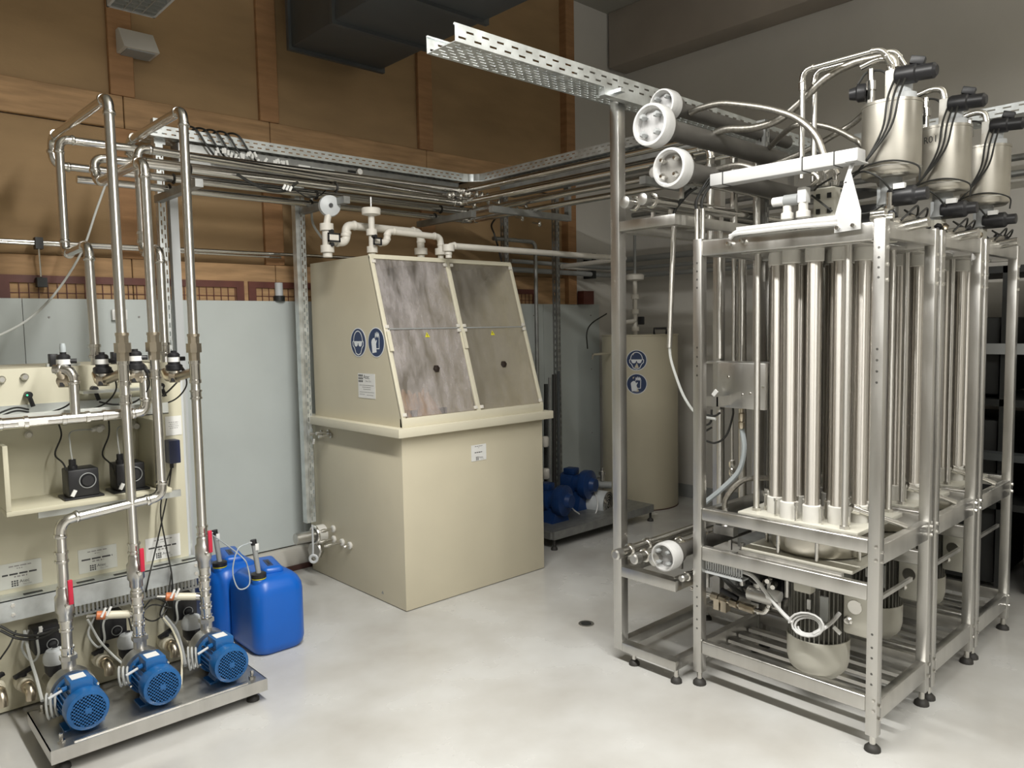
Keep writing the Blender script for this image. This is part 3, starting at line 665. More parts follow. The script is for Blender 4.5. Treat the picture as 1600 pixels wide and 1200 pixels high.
# ------------------------------------------------ four black valves with white band
def dvalve(px, py, y, label, ends):
    c = at(px, py, y=y); x, z = c.x, c.z
    t = thing('diaphragm_valve', label, 'valve', (x, y, z-.05), 'black valves on the cabinet pipes')
    MB().lathe([(.030, -.018), (.036, -.012), (.036, .006), (.028, .012)], (x, y, z), (0, 0, 1), 14).build('flange_ring', 'black', t)
    MB().lathe([(.026, .012), (.026, .055), (.020, .062), (.012, .064), (.012, .072)], (x, y, z), (0, 0, 1), 16).build('actuator', 'black', t)
    MB().lathe([(.0266, .022), (.0266, .043)], (x, y, z), (0, 0, 1), 16).build('white_band', 'whitep', t)
    MB().cyl((x+.02, y-.008, z+.035), (x+.045, y-.012, z+.035), .010, n=10).build('connector', 'black', t); MB().cyl((x+.025, y-.01, z), (x+.045, y-.012, z-.03), .007, n=8).build('cable_plug', 'black', t)
    MB().lathe([(.022, -.035), (.024, -.018)], (x, y, z), (0, 0, 1), 12).build('bonnet', 'steelb', t)
    mb = MB().sweep([V(e) for e in ends], .0205, 12); mb.lathe([(.027, -.02), (.027, .02)], (x, y, z-.045), (1, -.6, 0), 10); mb.build('valve_pipe', 'brass', t)
    MB().bb(x-.022, x-.006, y-.022, y-.006, z-.066, z-.05).build('drain_plug', 'black', t)
    cable('control_lead', None, [(x+.042, y-.012, z-.03), (x+.045, y-.01, z-.09), (x+.01, y+.04, z-.15), (x-.06, y+.12, z-.185)], .0035, parent=t)
    return t
c1 = at(100, 578, y=3.50); dvalve(100, 578, 3.50, 'black valve with white band and clear top, leftmost on the cabinet', [(c1.x-.012, 3.52, c1.z-.045), (c1.x, 3.50, c1.z-.045), (xm0-.04, 3.485, zm0+.2)])
MB().lathe([(.011, 0), (.012, .02), (.009, .035)], (c1.x, 3.50, c1.z+.072), (0, 0, 1), 12).build('clear_cap', 'clearhose', bpy.data.objects['diaphragm_valve'])
c2 = at(160, 577, y=3.53); dvalve(160, 577, 3.53, 'black valve with white band just left of the highest pipe', [(.912, 3.65, c2.z-.02), (.912, 3.62, c2.z-.05), (c2.x, 3.53, c2.z-.05), (.958, 3.43, 1.44)])
c3 = at(212, 572, y=3.44); dvalve(212, 572, 3.44, 'black valve with white band between the two tall pipes', [(.965, 3.43, c3.z-.045), (c3.x, 3.44, c3.z-.045), (xm1-.06, 3.455, zm0+.205)])
c4 = at(272, 573, y=3.53); dvalve(272, 573, 3.53, 'black valve with white band, rightmost at the cabinet corner', [(1.2, 3.65, c4.z-.02), (1.2, 3.62, c4.z-.05), (c4.x, 3.53, c4.z-.05), (1.248, 3.43, 1.43)])
# loose cables on ledge
for i, (a, b) in enumerate((((-.1, .02), (0, 0)), ((-.1, -.015), (.02, -.005)))):
    cable('black_cable', ('upper', 'lower')[i] + ' black cable leaving the sensor plug to the left on the ledge', [at(45, 640+i*4, y=YF-.05), at(25, 637+i*5, y=YF-.06), at(0, 645+i*6, y=YF-.08), at(-30, 660+i*8, y=YF-.1)], .004, group='ledge cables')
cable('black_cable', 'black cable lying along the ledge between the tall pipes', [at(155, 628, y=3.6), at(180, 632, y=3.6), at(210, 628, y=3.6), at(228, 612, y=3.62), at(225, 590, y=3.6)], .004)
cable('black_cable', 'thin black cable curving up right of the third tall pipe', [at(248, 622, y=3.65), at(262, 612, y=3.66), at(277, 597, y=3.68)], .004)

# ================================================================= PUMP SKID
sk = thing('pump_skid', 'low stainless skid plate carrying the three blue pumps', 'skid', (.96, 3.28, 0))
sx0, sx1, sy0, sy1, sz = .552, 1.375, 3.10, 3.50, .098
MB().bb(sx0, sx1, sy0, sy1, sz-.004, sz).build('plate', 'steelb', sk)
MB().bb(sx0, sx1, sy0-.004, sy0, .048, sz+.002).bb(sx0, sx0+.004, sy0, sy1, .052, sz).bb(sx1-.004, sx1, sy0, sy1, .052, sz).bb(sx0, sx1, sy1-.004, sy1, .052, sz).build('apron', 'steelb', sk)
MB().bb(sx0+.08, sx1-.08, sy0+.01, sy0+.025, sz, sz+.006).build('front_ridge', 'steelb', sk)
for x, y in ((sx0+.045, sy0+.045), (sx1-.045, sy0+.05), (sx0+.045, sy1-.05), (sx1-.045, sy1-.05)):
    mb = MB(); foot(mb, x, y, .06, .028, .012); mb.build('rubber_foot', 'rubber', sk)
    MB().lathe([(.007, 0), (.007, .035)], (x, y, sz), (0, 0, 1), 8).lathe([(.014, 0), (.014, .010)], (x, y, sz), (0, 0, 1), 6).build('levelling_bolt', 'steel', sk)
mb = MB()
for x0 in (.60, .88, 1.15): mb.bb(x0+.06, x0+.15, 3.135, 3.139, sz, sz+.0008)
mb.build('plate_slot', 'dark', sk, kind='stuff')
def blue_pump():
    x, zc = .692, .185; y0 = 3.145
    t = thing('blue_pump', '', 'pump', (x, 3.3, sz), 'blue pumps on the skid')
    # fan cowl with real lattice
    r = .076
    MB().lathe([(r, .062), (r*1.0, .012), (r*.96, .003), (r*.80, 0), (r*.80, .006), (r*.93, .012), (r*.95, .062)], (x, y0, zc), (0, 1, 0), 32).build('fan_cowl', 'bluep', t)
    MB().lathe([(r*.80, .010), (r*.80, .014)], (x, y0, zc), (0, 1, 0), 24).build('grille_back', 'dark', t)
    mb = MB(); k = -4
    for k in range(-4, 5):
        o = k*.0135; h = math.sqrt(max(0, (r*.79)**2-o*o))
        mb.bb(x+o-.0032, x+o+.0032, y0+.001, y0+.006, zc-h, zc+h); mb.bb(x-h, x+h, y0+.001, y0+.006, zc+o-.0032, zc+o+.0032)
    mb.lathe([(.012, 0), (.012, .006)], (x, y0, zc), (0, 1, 0), 12); mb.build('fan_grille', 'bluep', t)
    MB().lathe([(.066, .06), (.066, .165)], (x, y0, zc), (0, 1, 0), 28).build('motor_body', 'bluep', t)
    mb = MB()
    for i in range(24):
        a = R(15*i)
        if 60 < 15*i < 120: continue
        mb.box((x+.068*math.cos(a), y0+.112, zc+.068*math.sin(a)), (.012, .10, .0035), 0, 0, -a)
    mb.build('cooling_fins', 'bluep', t, kind='stuff')
    MB().bb(x-.046, x+.034, y0+.052, y0+.145, zc+.058, zc+.105).build('terminal_box', 'bluep', t, bevel=.006)
    MB().bb(x-.034, x+.016, y0+.075, y0+.125, zc+.105, zc+.1062).build('rating_plate', 'whitep', t)
    MB().lathe([(.079, .165), (.083, .170), (.083, .19), (.074, .2)], (x, y0, zc), (0, 1, 0), 28).build('end_shield', 'bluep', t)
    MB().lathe([(.06, .2), (.06, .215), (.085, .217), (.085, .28), (.06, .295), (.03, .297)], (x, y0, zc), (0, 1, 0), 28).build('pump_casing', 'steelb', t)
    mb = MB()
    for i in range(6):
        a = R(60*i+20); bolt(mb, (x+.078*math.cos(a), y0+.165, zc+.078*math.sin(a)), (0, -1, 0), .006, .006)
    mb.build('casing_bolt', 'steel', t, kind='stuff')
    MB().cyl((x-.045, y0+.09, zc+.075), (x-.068, y0+.085, zc+.073), .010, n=8).build('cable_gland', 'bluep', t)
    MB().cyl((x-.065, y0+.085, zc+.072), (x-.115, y0+.075, zc+.060), .0055, n=8).build('cable_sleeve', 'greyl', t)
    MB().prism([(x-.07, y0+.07, sz), (x+.07, y0+.07, sz), (x+.07, y0+.07, sz+.006), (x+.05, y0+.07, sz+.008), (x+.035, y0+.07, zc-.05), (x-.035, y0+.07, zc-.05), (x-.05, y0+.07, sz+.008), (x-.07, y0+.07, sz+.006)], (0, .08, 0)).build('motor_foot', 'bluep', t)
    MB().cyl((x, 3.42, zc+.07), (x, 3.42, zc+.13), .026, n=14).lathe([(.034, 0), (.034, .018)], (x, 3.42, zc+.115), (0, 0, 1), 6).build('outlet_neck', 'steelb', t)
    return t
bp = blue_pump(); bp['label'] = 'blue electric pump at the left end of the skid'
clone(bp, (.27, 0, 0), 'blue electric pump in the middle of the skid')
clone(bp, (.552, 0, .0), 'blue electric pump at the right end of the skid near the jerrycans')
# coiled grey leads on the skid
for i, (px, py, lab_) in enumerate(((72, 1105, 'coil of grey cable hooked on the left end of the skid'), (185, 1058, 'bundle of grey cables between the left and middle blue pumps'), (293, 1030, 'coil of grey cable between the middle and right blue pumps'))):
    c = at(px, py, y=3.33); pts = []
    for k in range(40):
        a = 2*math.pi*k/13; pts.append(c + V((.011*math.cos(a) + k*.0011, .020*math.cos(a) - k*.0004, (.052-.0003*k)*math.sin(a)*(1 if i != 1 else .8))))
    o = MB().sweep(pts, .0045, 7).build('cable_coil', 'greycab'); tag(o, lab_, 'cable', 'coiled leads on the skid')
cable('grey_cable', 'pale grey cable running from the trunking down to the left pump coil', [at(38, 985, y=3.66), at(45, 1020, y=3.62), at(57, 1060, y=3.5), at(66, 1095, y=3.36)], .0065, 'greycab')
cable('grey_cable', 'pale grey cable slanting down to the middle pump', [at(137, 968, y=3.6), at(155, 1000, y=3.6), at(175, 1022, y=3.5), at(195, 1040, y=3.4)], .005, 'greycab')
cable('yellow_cable', 'pale yellow cable curving down between the middle and right blue pumps', [at(255, 965, y=3.6), at(270, 985, y=3.55), at(283, 1020, y=3.45), at(284, 1050, y=3.35), at(283, 1070, y=3.3)], .0045, 'rim')
cable('grey_cable', 'grey sheathed cable behind the yellow one above the skid', [at(258, 963, y=3.62), at(275, 985, y=3.57), at(284, 1012, y=3.5), at(290, 1040, y=3.4)], .008, 'greyp')
# ------------------------------------------------ small black controllers on the lower face
def controller(px, py, label):
    c = at(px, py, y=YF-.06); t = thing('pump_controller', label, 'controller', (c.x, YF-.05, c.z-.05), 'small black controllers under the trunking')
    MB().bb(c.x-.055, c.x+.055, YF-.115, YF-.002, c.z-.052, c.z+.052).build('housing', 'black', t, bevel=.005)
    MB().torus((c.x+.012, YF-.116, c.z-.018), (0, 1, 0), .021, .002, 24, 6).build('dial_ring', 'greyp', t)
    MB().lathe([(.016, 0), (.014, .006)], (c.x+.012, YF-.115, c.z-.018), (0, -1, 0), 16).build('dial_knob', 'blackg', t)
    cable('loop_lead', None, [(c.x-.02, YF-.10, c.z+.055), (c.x-.045, YF-.13, c.z+.03), (c.x-.045, YF-.135, c.z-.04), (c.x-.065, YF-.10, c.z-.075), (c.x-.09, YF-.06, c.z-.02), (c.x-.06, YF-.05, c.z+.045)], .005, 'greycab', parent=t)
    MB().box((c.x-.03, YF-.125, c.z+.06), (.012, .008, .024)).build('cable_tag', 'whitep', t)
controller(72, 995, 'black controller with dial behind the left pump pipe')
controller(172, 975, 'black controller with dial behind the left sensor')
controller(283, 946, 'black controller with dial behind the right sensor')
# ------------------------------------------------ motor valves: white dome over black body
def dome_valve(px, py, label):
    c = at(px, py, y=3.60); x, y, z = c.x, 3.60, c.z
    t = thing('actuator_valve', label, 'valve', (x, y, .02), 'white domed valve actuators')
    MB().lathe([(.044, -.012), (.047, -.002), (.046, .022), (.034, .042), (.012, .045), (.012, .052)], (x, y, z), (0, 0, 1), 22).build('dome', 'greyl', t)
    MB().lathe([(.011, .05), (.011, .055)], (x, y, z), (0, 0, 1), 12).build('top_cap', 'black', t)
    MB().lathe([(.030, -.065), (.042, -.045), (.043, -.012)], (x, y, z), (0, 0, 1), 18).build('lower_body', 'black', t)
    MB().cyl((x, y, z-.11), (x, y, z-.06), .02, n=12).build('bonnet', 'steelb', t)
    MB().cyl((x, 3.40, z-.135), (x, YF, z-.135), .024, n=14).build('valve_body', 'steelb', t)
    MB().lathe([(.034, 0), (.034, .02)], (x, 3.50, z-.135), (0, 1, 0), 14).build('flange', 'pvc', t)
dome_valve(87, 1030, 'white domed valve actuator behind the left blue pump')
dome_valve(201, 1005, 'white domed valve actuator behind the middle blue pump')
dome_valve(300, 976, 'white domed valve actuator behind the right blue pump')
# ------------------------------------------------ beige drain valves with metal elbow
def drain_valve(px, py, label):
    c = at(px, py, y=3.66); x, z = c.x, c.z
    t = thing('drain_valve', label, 'valve', (x, 3.66, z-.06), 'beige drain valves on the cabinet foot')
    MB().lathe([(.026, 0), (.036, .012), (.036, .04), (.028, .05), (.03, .075), (.022, .08)], (x, YF, z), (0, -1, 0), 16).build('valve_body', 'rim', t)
    MB().box((x-.002, YF-.045, z+.045), (.075, .022, .016), .3, 0, -.25).build('lever', 'black', t, bevel=.003)
    MB().cyl((x, YF-.045, z+.03), (x, YF-.045, z+.045), .012, n=8).build('stem', 'black', t)
    mb = MB().lathe([(.026, 0), (.026, .02)], (x+.004, YF-.08, z-.002), (0, -1, 0), 14)
    mb.sweep(smooth([(x+.004, YF-.09, z), (x+.006, YF-.118, z-.002), (x+.008, YF-.13, z-.018), (x+.008, YF-.132, z-.045)], 4), .021, 12); mb.build('elbow', 'brass', t)
drain_valve(43, 1075, 'beige drain valve with metal elbow at the left foot of the cabinet')
drain_valve(165, 1037, 'beige drain valve with metal elbow between the left and middle pumps')
drain_valve(268, 1010, 'beige drain valve with metal elbow between the middle and right pumps')
drain_valve(-2, 1085, 'beige drain valve cut off by the left photo edge')
# ------------------------------------------------ flow sensors with orange nut
def sensor(px0, py0, px1, py1, label):
    a = at(px0, py0, y=3.47); b = at(px1, py1, y=3.44); t = thing('flow_sensor', label, 'sensor', a, 'beige sensors with orange nut')
    d = (b-a); MB().cyl(a, a+d*.78, .0165, n=14).build('barrel', 'rim', t)
    MB().lathe([(.014, -.035), (.018, -.033), (.018, -.004), (.016, 0)], a, d, 10).build('orange_nut', 'orange', t)
    MB().cyl(a+d*.78, b, .017, n=14).build('pipe_nut', 'steel', t)
    MB().cyl(a-d.normalized()*.035, a-d.normalized()*.07, .007, n=8).build('plug', 'steel', t)
    for k in range(2): MB().box(a+V((-.012+.02*k, -.02, .02)), (.008, .006, .04), 0, 0, .5).build('cable_tag', 'whitep', t)
sensor(165, 961, 214, 959, 'beige sensor with orange nut on the middle pump pipe')
sensor(272, 932, 315, 932, 'beige sensor with orange nut on the right pump pipe')
# cables under the trunking
for i, pts in enumerate(([(0, 978), (30, 992), (70, 990), (110, 968)], [(0, 985), (30, 998), (65, 996), (100, 978)], [(0, 1030), (15, 1008), (25, 985)], [(225, 950), (240, 935), (262, 945), (250, 965), (235, 970), (222, 960), (238, 945), (268, 950)], [(268, 895), (262, 930), (250, 960), (262, 968)], [(200, 960), (206, 985), (212, 998)])):
    cable('black_cable', ('black cable bundle hanging under the left end of the trunking', 'lower strand of black cable under the left end of the trunking', 'thin black cable at the left photo edge under the trunking', 'tangle of black cable beside the right sensor', 'thin black cable dropping from the trunking at the right label', 'short black cable behind the middle pump pipe')[i], [at(*p, y=3.64-.02*(k % 2)) for k, p in enumerate(pts)], .0055 if i < 2 else .0035, group='cables under the trunking')

# ================================================================= JERRYCANS
def jerrycan(x0, y0, label):
    wx, wy, hz = .275, .36, .385
    t = thing('jerrycan', label, 'canister', (x0+wx/2, y0+wy/2, 0), 'blue jerrycans')
    # body: stacked rounded-rectangle sections
    def sect(z, ins, rc):
        ax, bx, ay, by = x0+ins, x0+wx-ins, y0+ins, y0+wy-ins; P = []
        for cx, cy, a0 in ((bx-rc, by-rc, 0), (ax+rc, by-rc, 90), (ax+rc, ay+rc, 180), (bx-rc, ay+rc, 270)):
            for k in range(7): a = R(a0+15*k); P.append((cx+rc*math.cos(a), cy+rc*math.sin(a), z))
        return P
    prof = [(0, .03), (.004, .018), (.02, .006), (.05, 0), (hz*.5, .0), (hz-.09, 0), (hz-.06, .004), (hz-.03, .018), (hz-.012, .035), (hz-.002, .06), (hz, .085)]
    mb = MB(); n = 28; vs = []; fs = []
    for z, ins in prof: vs += sect(z, ins, max(.02, .07-ins*.35))
    for k in range(len(prof)-1):
        for i in range(n): j = (i+1) % n; fs.append((k*n+i, k*n+j, (k+1)*n+j, (k+1)*n+i))
    fs.append(tuple(reversed(range(n)))); fs.append(tuple(range((len(prof)-1)*n, len(prof)*n)))
    MB().add(vs, fs).build('body', 'hdpe', t, angle=70)
    # moulded carrying ridge with a grip recess, running front to back beside the spout
    cx = x0+wx*.60
    MB().box((cx, y0+wy*.56, hz+.004), (.105, .235, .05), R(-12)).build('handle_ridge', 'hdpe', t, bevel=.024, seg=4, angle=70)
    MB().box((cx-.012, y0+wy*.50, hz+.028), (.030, .115, .006), R(-12)).build('grip_recess', 'navyi', t, bevel=.002)
    MB().box((cx-.012, y0+wy*.50, hz+.0285), (.014, .07, .006), R(-12)).build('grip_hole', 'dark', t, bevel=.002)
    sx, sy = x0+.055, y0+.075
    MB().lathe([(.036, hz-.045), (.036, hz-.012), (.032, hz-.008), (.032, hz+.002)], (sx, sy, 0), (0, 0, 1), 20).build('spout_neck', 'hdpe', t)
    MB().lathe([(.034, hz-.006), (.036, hz-.003), (.034, hz+.001)], (sx, sy, 0), (0, 0, 1), 20).build('seal_ring', 'yellow', t)
    l = thing('suction_lance', 'grey suction lance standing in the spout of the %s' % ('front jerrycan' if 'front' in label else 'rear jerrycan'), 'lance', (sx, sy, hz), 'suction lances')
    MB().lathe([(.037, hz+.001), (.037, hz+.02), (.03, hz+.024)], (sx, sy, 0), (0, 0, 1), 18).build('screw_cap', 'black', l)
    top = V((sx-.012, sy+.012, hz+.165)); MB().cyl((sx, sy, hz+.022), top, .0125, n=12).build('tube', 'greyp', l)
    MB().cyl(top, top+V((-.002, .002, .025)), .015, n=12).build('head', 'black', l)
    MB().box(top+V((.008, -.016, -.01)), (.018, .003, .034)).build('level_plate', 'whitep', l, bevel=.001)
    MB().cyl(top+V((0, 0, .012)), top+V((-.03, -.008, .016)), .005, n=8).build('hose_nozzle', 'greyl', l)
    return t, top
fc = at(404, 1029, z=0)
j1, t1 = jerrycan(fc.x-.012, fc.y-.02, 'blue plastic jerrycan standing free in front, beside the skid')
j2, t2 = jerrycan(fc.x-.075, fc.y+.31, 'blue plastic jerrycan standing at the rear against the cabinet side')
cable('clear_hose', 'clear thin hose looping between the two jerrycan lances', [t1+V((-.03, -.008, .016)), t1+V((-.09, -.02, .0)), t1+V((-.12, -.02, -.10)), t1+V((-.10, -.03, -.19)), t1+V((-.05, -.04, -.18)), t1+V((-.045, -.02, -.10)), t1+V((-.07, .0, -.04)), t2+V((-.03, -.008, .016))], .0032, 'clearhose', 'hose')
# ================================================================= HOODED TANK
tx0, tx1, ty0, ty1 = 2.40, 3.508, 3.525, 4.62
tk = thing('hooded_tank', 'large beige square tank with sloping clear hood in the middle of the room', 'tank', (2.95, 4.05, 0))
zr = 1.003
MB().bb(tx0, tx1, ty0, ty1, .004, zr).build('lower_body', 'beige', tk, bevel=.003)
o = .052
MB().bb(tx0-o, tx1+o, ty0-o, ty1, zr, zr+.05).build('rim', 'rim', tk, bevel=.002)
MB().bb(tx0, tx1, ty0-.012, ty0+.012, zr+.05, 1.105).build('hood_front_strip', 'rim', tk, bevel=.002)
HB, HT = V((0, ty0+.004, 1.10)), V((0, 3.812, 2.022)); yk = 4.50
def hp(x, s, n=0):
    d = HT-HB; nn = V((0, -d.z, d.y)).normalized(); p = HB+d*s+nn*n; return V((x, p.y, p.z))
for x0, x1 in ((tx0, tx0+.012), (tx1-.012, tx1)):
    MB().prism([(x0, ty0-.008, zr+.05), (x0, HB.y-.004, 1.105), (x0, HT.y-.004, 2.03), (x0, yk, 2.03), (x0, yk, zr+.05)], (x1-x0, 0, 0)).build('hood_side', 'beige' if x0 < 3 else 'rim', tk)
MB().bb(tx0+.012, tx1-.012, HT.y, yk, 2.018, 2.03).build('hood_top', 'beige', tk)
MB().bb(tx0+.012, tx1-.012, yk-.012, yk, zr+.05, 2.018).build('hood_back', 'beige', tk)
MB().bb(tx0+.012, tx1-.012, ty0+.012, yk-.012, zr+.052, zr+.062).build('hood_deck', 'beige', tk)
MB().prism([(2.955, HB.y+.02, zr+.062), (2.955, HT.y+.02, 2.018), (2.955, yk-.012, 2.018), (2.955, yk-.012, zr+.062)], (.012, 0, 0)).build('hood_divider', 'beige', tk)
# edge battens on the slope
for x0, x1 in ((tx0, tx0+.026), (2.945, 2.977), (tx1-.024, tx1)):
    MB().prism([hp(x0, 0, .0), hp(x1, 0, .0), hp(x1, 1.0, .0), hp(x0, 1.0, .0)], hp(0, 0, .016)-hp(0, 0, 0)).build('batten', 'rim', tk, bevel=.002)
MB().prism([hp(tx0, .985, .002), hp(tx1, .985, .002), hp(tx1, 1.012, .002), hp(tx0, 1.012, .002)], hp(0, 0, .010)-hp(0, 0, 0)).build('batten', 'rim', tk)
def at_slope(px, py):
    d = fwd + RT*((px-800)/FPX) - UP*((py-600)/FPX); dd = HT-HB; nn = V((0, -dd.z, dd.y)).normalized()
    t = nn.dot(HB-EYE)/nn.dot(d); return EYE+d*t
sdiv = (at_slope(660, 514).z-HB.z)/(HT.z-HB.z)
nrm = (hp(0, 0, 1)-hp(0, 0, 0)).normalized(); slope = (HT-HB).normalized()
for x0, x1, mm in ((tx0+.028, 2.943, 'pane'), (2.979, tx1-.026, 'pane2')):
    for s0, s1 in ((.006, sdiv-.003), (sdiv+.003, .982)):
        MB().prism([hp(x0, s0, .004), hp(x1, s0, .004), hp(x1, s1, .004), hp(x0, s1, .004)], nrm*.005).build('pane', mm, tk)
    MB().prism([hp(x0, sdiv-.004, .009), hp(x1, sdiv-.004, .009), hp(x1, sdiv+.003, .009), hp(x0, sdiv+.003, .009)], nrm*.005).build('pane_joint', 'greyp', tk)
for x in (tx0+.02, 2.938, 2.985, tx1-.02):
    for s in (.02, sdiv+.012, sdiv-.018, .965):
        p = hp(x, s, .016); MB().box(p, (.026, .012, .02), 0, R(-16)).build('hinge', 'pvc', tk, bevel=.002)
for x in (tx0+.018, 2.962, ):
    p = hp(x, sdiv-.1, .018); MB().prism([hp(x-.012, sdiv-.14, .016), hp(x+.012, sdiv-.14, .016), hp(x+.012, sdiv-.02, .016), hp(x-.012, sdiv-.02, .016)], nrm*.012).build('stay_block', 'rim', tk)
for px, py in ((680, 577), (785, 570)):
    p = at_slope(px, py); MB().lathe([(.022, .009), (.024, .014), (.018, .024), (.012, .026)], p, nrm, 6).build('knob', 'brown', tk)
for px, py in ((666, 524), (768, 521)):
    p = at_slope(px, py)+nrm*.0095; F = Flat(p, (1, 0, 0), slope)
    b = F.poly([(-.017, -.014), (.017, -.014), (0, .017)], 0, .001, 'warning_sticker', 'yellow', tk)
    F.line([(-.004, .008), (.003, .0), (-.003, .0), (.002, -.010)], .003, .0014, 'warning_bolt', 'ink', b)
# inside
rnd = random.Random(5); mb = MB()
for i in range(26):
    p = V((rnd.uniform(2.46, 2.74), rnd.uniform(3.60, 3.84), zr+.062)); mb.lathe([(rnd.uniform(.04, .08), 0), (rnd.uniform(.03, .045), rnd.uniform(.05, .10)), (.006, rnd.uniform(.10, .19))], p, (rnd.uniform(-.3, .3), rnd.uniform(-.3, .3), 1), 9)
mb.build('sludge_heap', 'silt', tk, kind='stuff')
MB().bb(2.60, 2.86, 3.70, 3.72, 1.07, 1.12).build('inner_bracket', 'dark', tk)
MB().lathe([(.05, 0), (.075, .10), (.08, .11), (.08, .13)], (3.04, 4.0, 1.60), (0, 0, 1), 20).build('inner_funnel', 'greyp', tk)
MB().cyl((3.04, 4.0, 1.07), (3.04, 4.0, 1.6), .02, n=10).build('inner_pipe', 'pvc', tk)
# signs and labels
for px, kind in ((560, 'goggles'), (588, 'gloves')):
    c = at(px, 535, x=tx0-.001); ppe_sign(Flat(c, (0, -1, 0), (0, 0, 1)), kind, .086, tk, 'safety_sign')
c = at(573, 603, x=tx0-.001); lab(tk, Flat(c, (0, -1, 0), (0, 0, 1)), .185, .145, 'paper', 'tall', 51)
c = at(748, 707, y=ty0-.001); lab(tk, Flat(c, (1, 0, 0), (0, 0, 1)), .118, .098, 'paper', 'front', 61)
c = at(598, 926, x=tx0-.001); Flat(c, (0, -1, 0), (0, 0, 1)).poly([(-.012, -.006), (.012, -.006), (0, .012)], 0, .0008, 'scuff_mark', 'greyp', tk)
# valves on the left face
t = thing('drain_assembly', 'steel and white drain fittings low on the left face of the hooded tank', 'valve', at(510, 835, x=tx0-.06))
def onl(px, py): return at(px, py, x=tx0-.001)
c = onl(506, 833); MB().lathe([(.06, 0), (.06, .055), (.05, .06)], c, (-1, 0, 0), 24).build('flange', 'cupm', t)
MB().torus(c+V((-.065, 0, 0)), (1, 0, 0), .055, .009, 24, 8).build('clamp_ring', 'steel', t)
MB().cyl(c+V((-.06, 0, 0)), c+V((-.20, 0, -.0)), .036, n=20).build('stub', 'steelb', t)
c2 = onl(506, 862); MB().lathe([(.055, -.005), (.058, 0), (.058, .02), (.05, .028)], c2+V((-.05, 0, .02)), (-.9, -.35, .1), 8).build('blank_plate', 'steelb', t)
for px, py, L in ((522, 826, .10), (523, 842, .11), (536, 847, .13), (548, 852, .05)):
    c = onl(px, py); MB().lathe([(.022, 0), (.024, .01), (.018, .016)], c, (-1, 0, 0), 16).build('washer', 'cupm', t)
    MB().lathe([(.009, .01), (.009, L*.6), (.012, L*.62), (.012, L*.8), (.007, L)], c, (-1, 0, 0), 10).build('nozzle', 'steel', t)
cable('drain_hose', None, [at(488, 820, x=2.2), at(489, 850, x=2.2), at(489, 866, x=2.2)], .006, 'greyl', parent=t)
MB().torus(at(490, 873, x=2.2), (.6, .8, 0), .022, .009, 16, 6).build('hose_loop', 'greyl', t)
t = thing('tank_nozzles', 'two small metal nozzles under the rim on the left face of the tank', 'valve', onl(512, 678))
for px, py in ((514, 675), (518, 680), (503, 676)):
    c = onl(px, py); MB().lathe([(.016, 0), (.016, .01), (.008, .012), (.008, .07), (.011, .072), (.011, .09)], c, (-1, 0, 0), 12).build('nozzle', 'steelb', t)
MB().box(at(490, 690, x=tx0-.05), (.01, .008, .035), 0, .4).build('tag', 'whitep', t)
# ------------------------------------------------ white pvc pipework on the hood
zt = 2.03
def col_top(px, py): return at(px, py, z=zt)
A = col_top(512, 402); B = col_top(582, 402)
A.y = min(A.y, 4.42)
t = thing('vent_pipe', 'white plastic vent pipe with round gauge at the rear left of the hood', 'pipe', A, 'white plastic pipes on the hood')
def zz(px, py, p): return at(px, py, y=p.y).z
MB().cyl(A, (A.x, A.y, zz(512, 352, A)), .028, n=16).build('riser', 'pvc', t)
for py in (389, 355): MB().lathe([(.04, -.02), (.04, .02)], (A.x, A.y, zz(512, py, A)), (0, 0, 1), 16).build('socket', 'pvc', t)
g = at(515, 322, y=A.y); MB().cyl((A.x, A.y, zz(512, 352, A)), g, .02, n=12).build('gauge_neck', 'pvc', t)
MB().lathe([(.058, -.02), (.064, -.01), (.06, .02), (.03, .03)], g, (-.3, -1, 0), 24).build('gauge', 'greyl', t)
MB().lathe([(.012, .03), (.012, .04)], g, (-.3, -1, 0), 10).build('gauge_hub', 'black', t)
e0 = (A.x, A.y, zz(512, 375, A)); e1x = at(541, 375, y=A.y).x; zh = zz(541, 352, A)
xr = at(657, 366, y=A.y).x
run(t, [e0, (e1x, A.y, e0[2]-.01), (e1x, A.y, zh), (xr, A.y, zh-.005), (xr, A.y, zt)], .024, .035, 'pvc', collar=1.15)
MB().lathe([(.042, -.02), (.042, .02)], (xr, A.y, zt+.07), (0, 0, 1), 14).build('socket', 'pvc', t)
q = at(522, 371, y=A.y-.05); mb = MB().bb(q.x-.04, q.x+.04, q.y-.004, q.y+.004, q.z+.018, q.z+.026).bb(q.x-.04, q.x+.04, q.y-.004, q.y+.004, q.z-.026, q.z-.018).bb(q.x-.04, q.x-.032, q.y-.004, q.y+.004, q.z-.026, q.z+.026).bb(q.x+.032, q.x+.04, q.y-.004, q.y+.004, q.z-.026, q.z+.026); mb.cyl((q.x-.01, q.y, q.z+.035), (q.x-.01, A.y, q.z+.035), .012, n=8).cyl((q.x-.01, q.y, q.z-.04), (q.x-.01, A.y, q.z-.04), .012, n=8); mb.build('valve_handle', 'black', t)
MB().bb(q.x-.03, q.x+.03, q.y-.002, q.y+.002, q.z-.016, q.z+.016).build('handle_tag', 'pvc', t)
B = V((B.x, min(B.y, 4.25), zt))
t = thing('vent_pipe', 'white plastic vent pipe with flat disc top in the middle of the hood', 'pipe', B, 'white plastic pipes on the hood')
MB().cyl(B, (B.x, B.y, zz(580, 335, B)), .019, n=14).build('riser', 'pvc', t)
for py in (390, 363): MB().lathe([(.032, -.018), (.032, .018)], (B.x, B.y, zz(580, py, B)), (0, 0, 1), 16).build('socket', 'pvc', t)
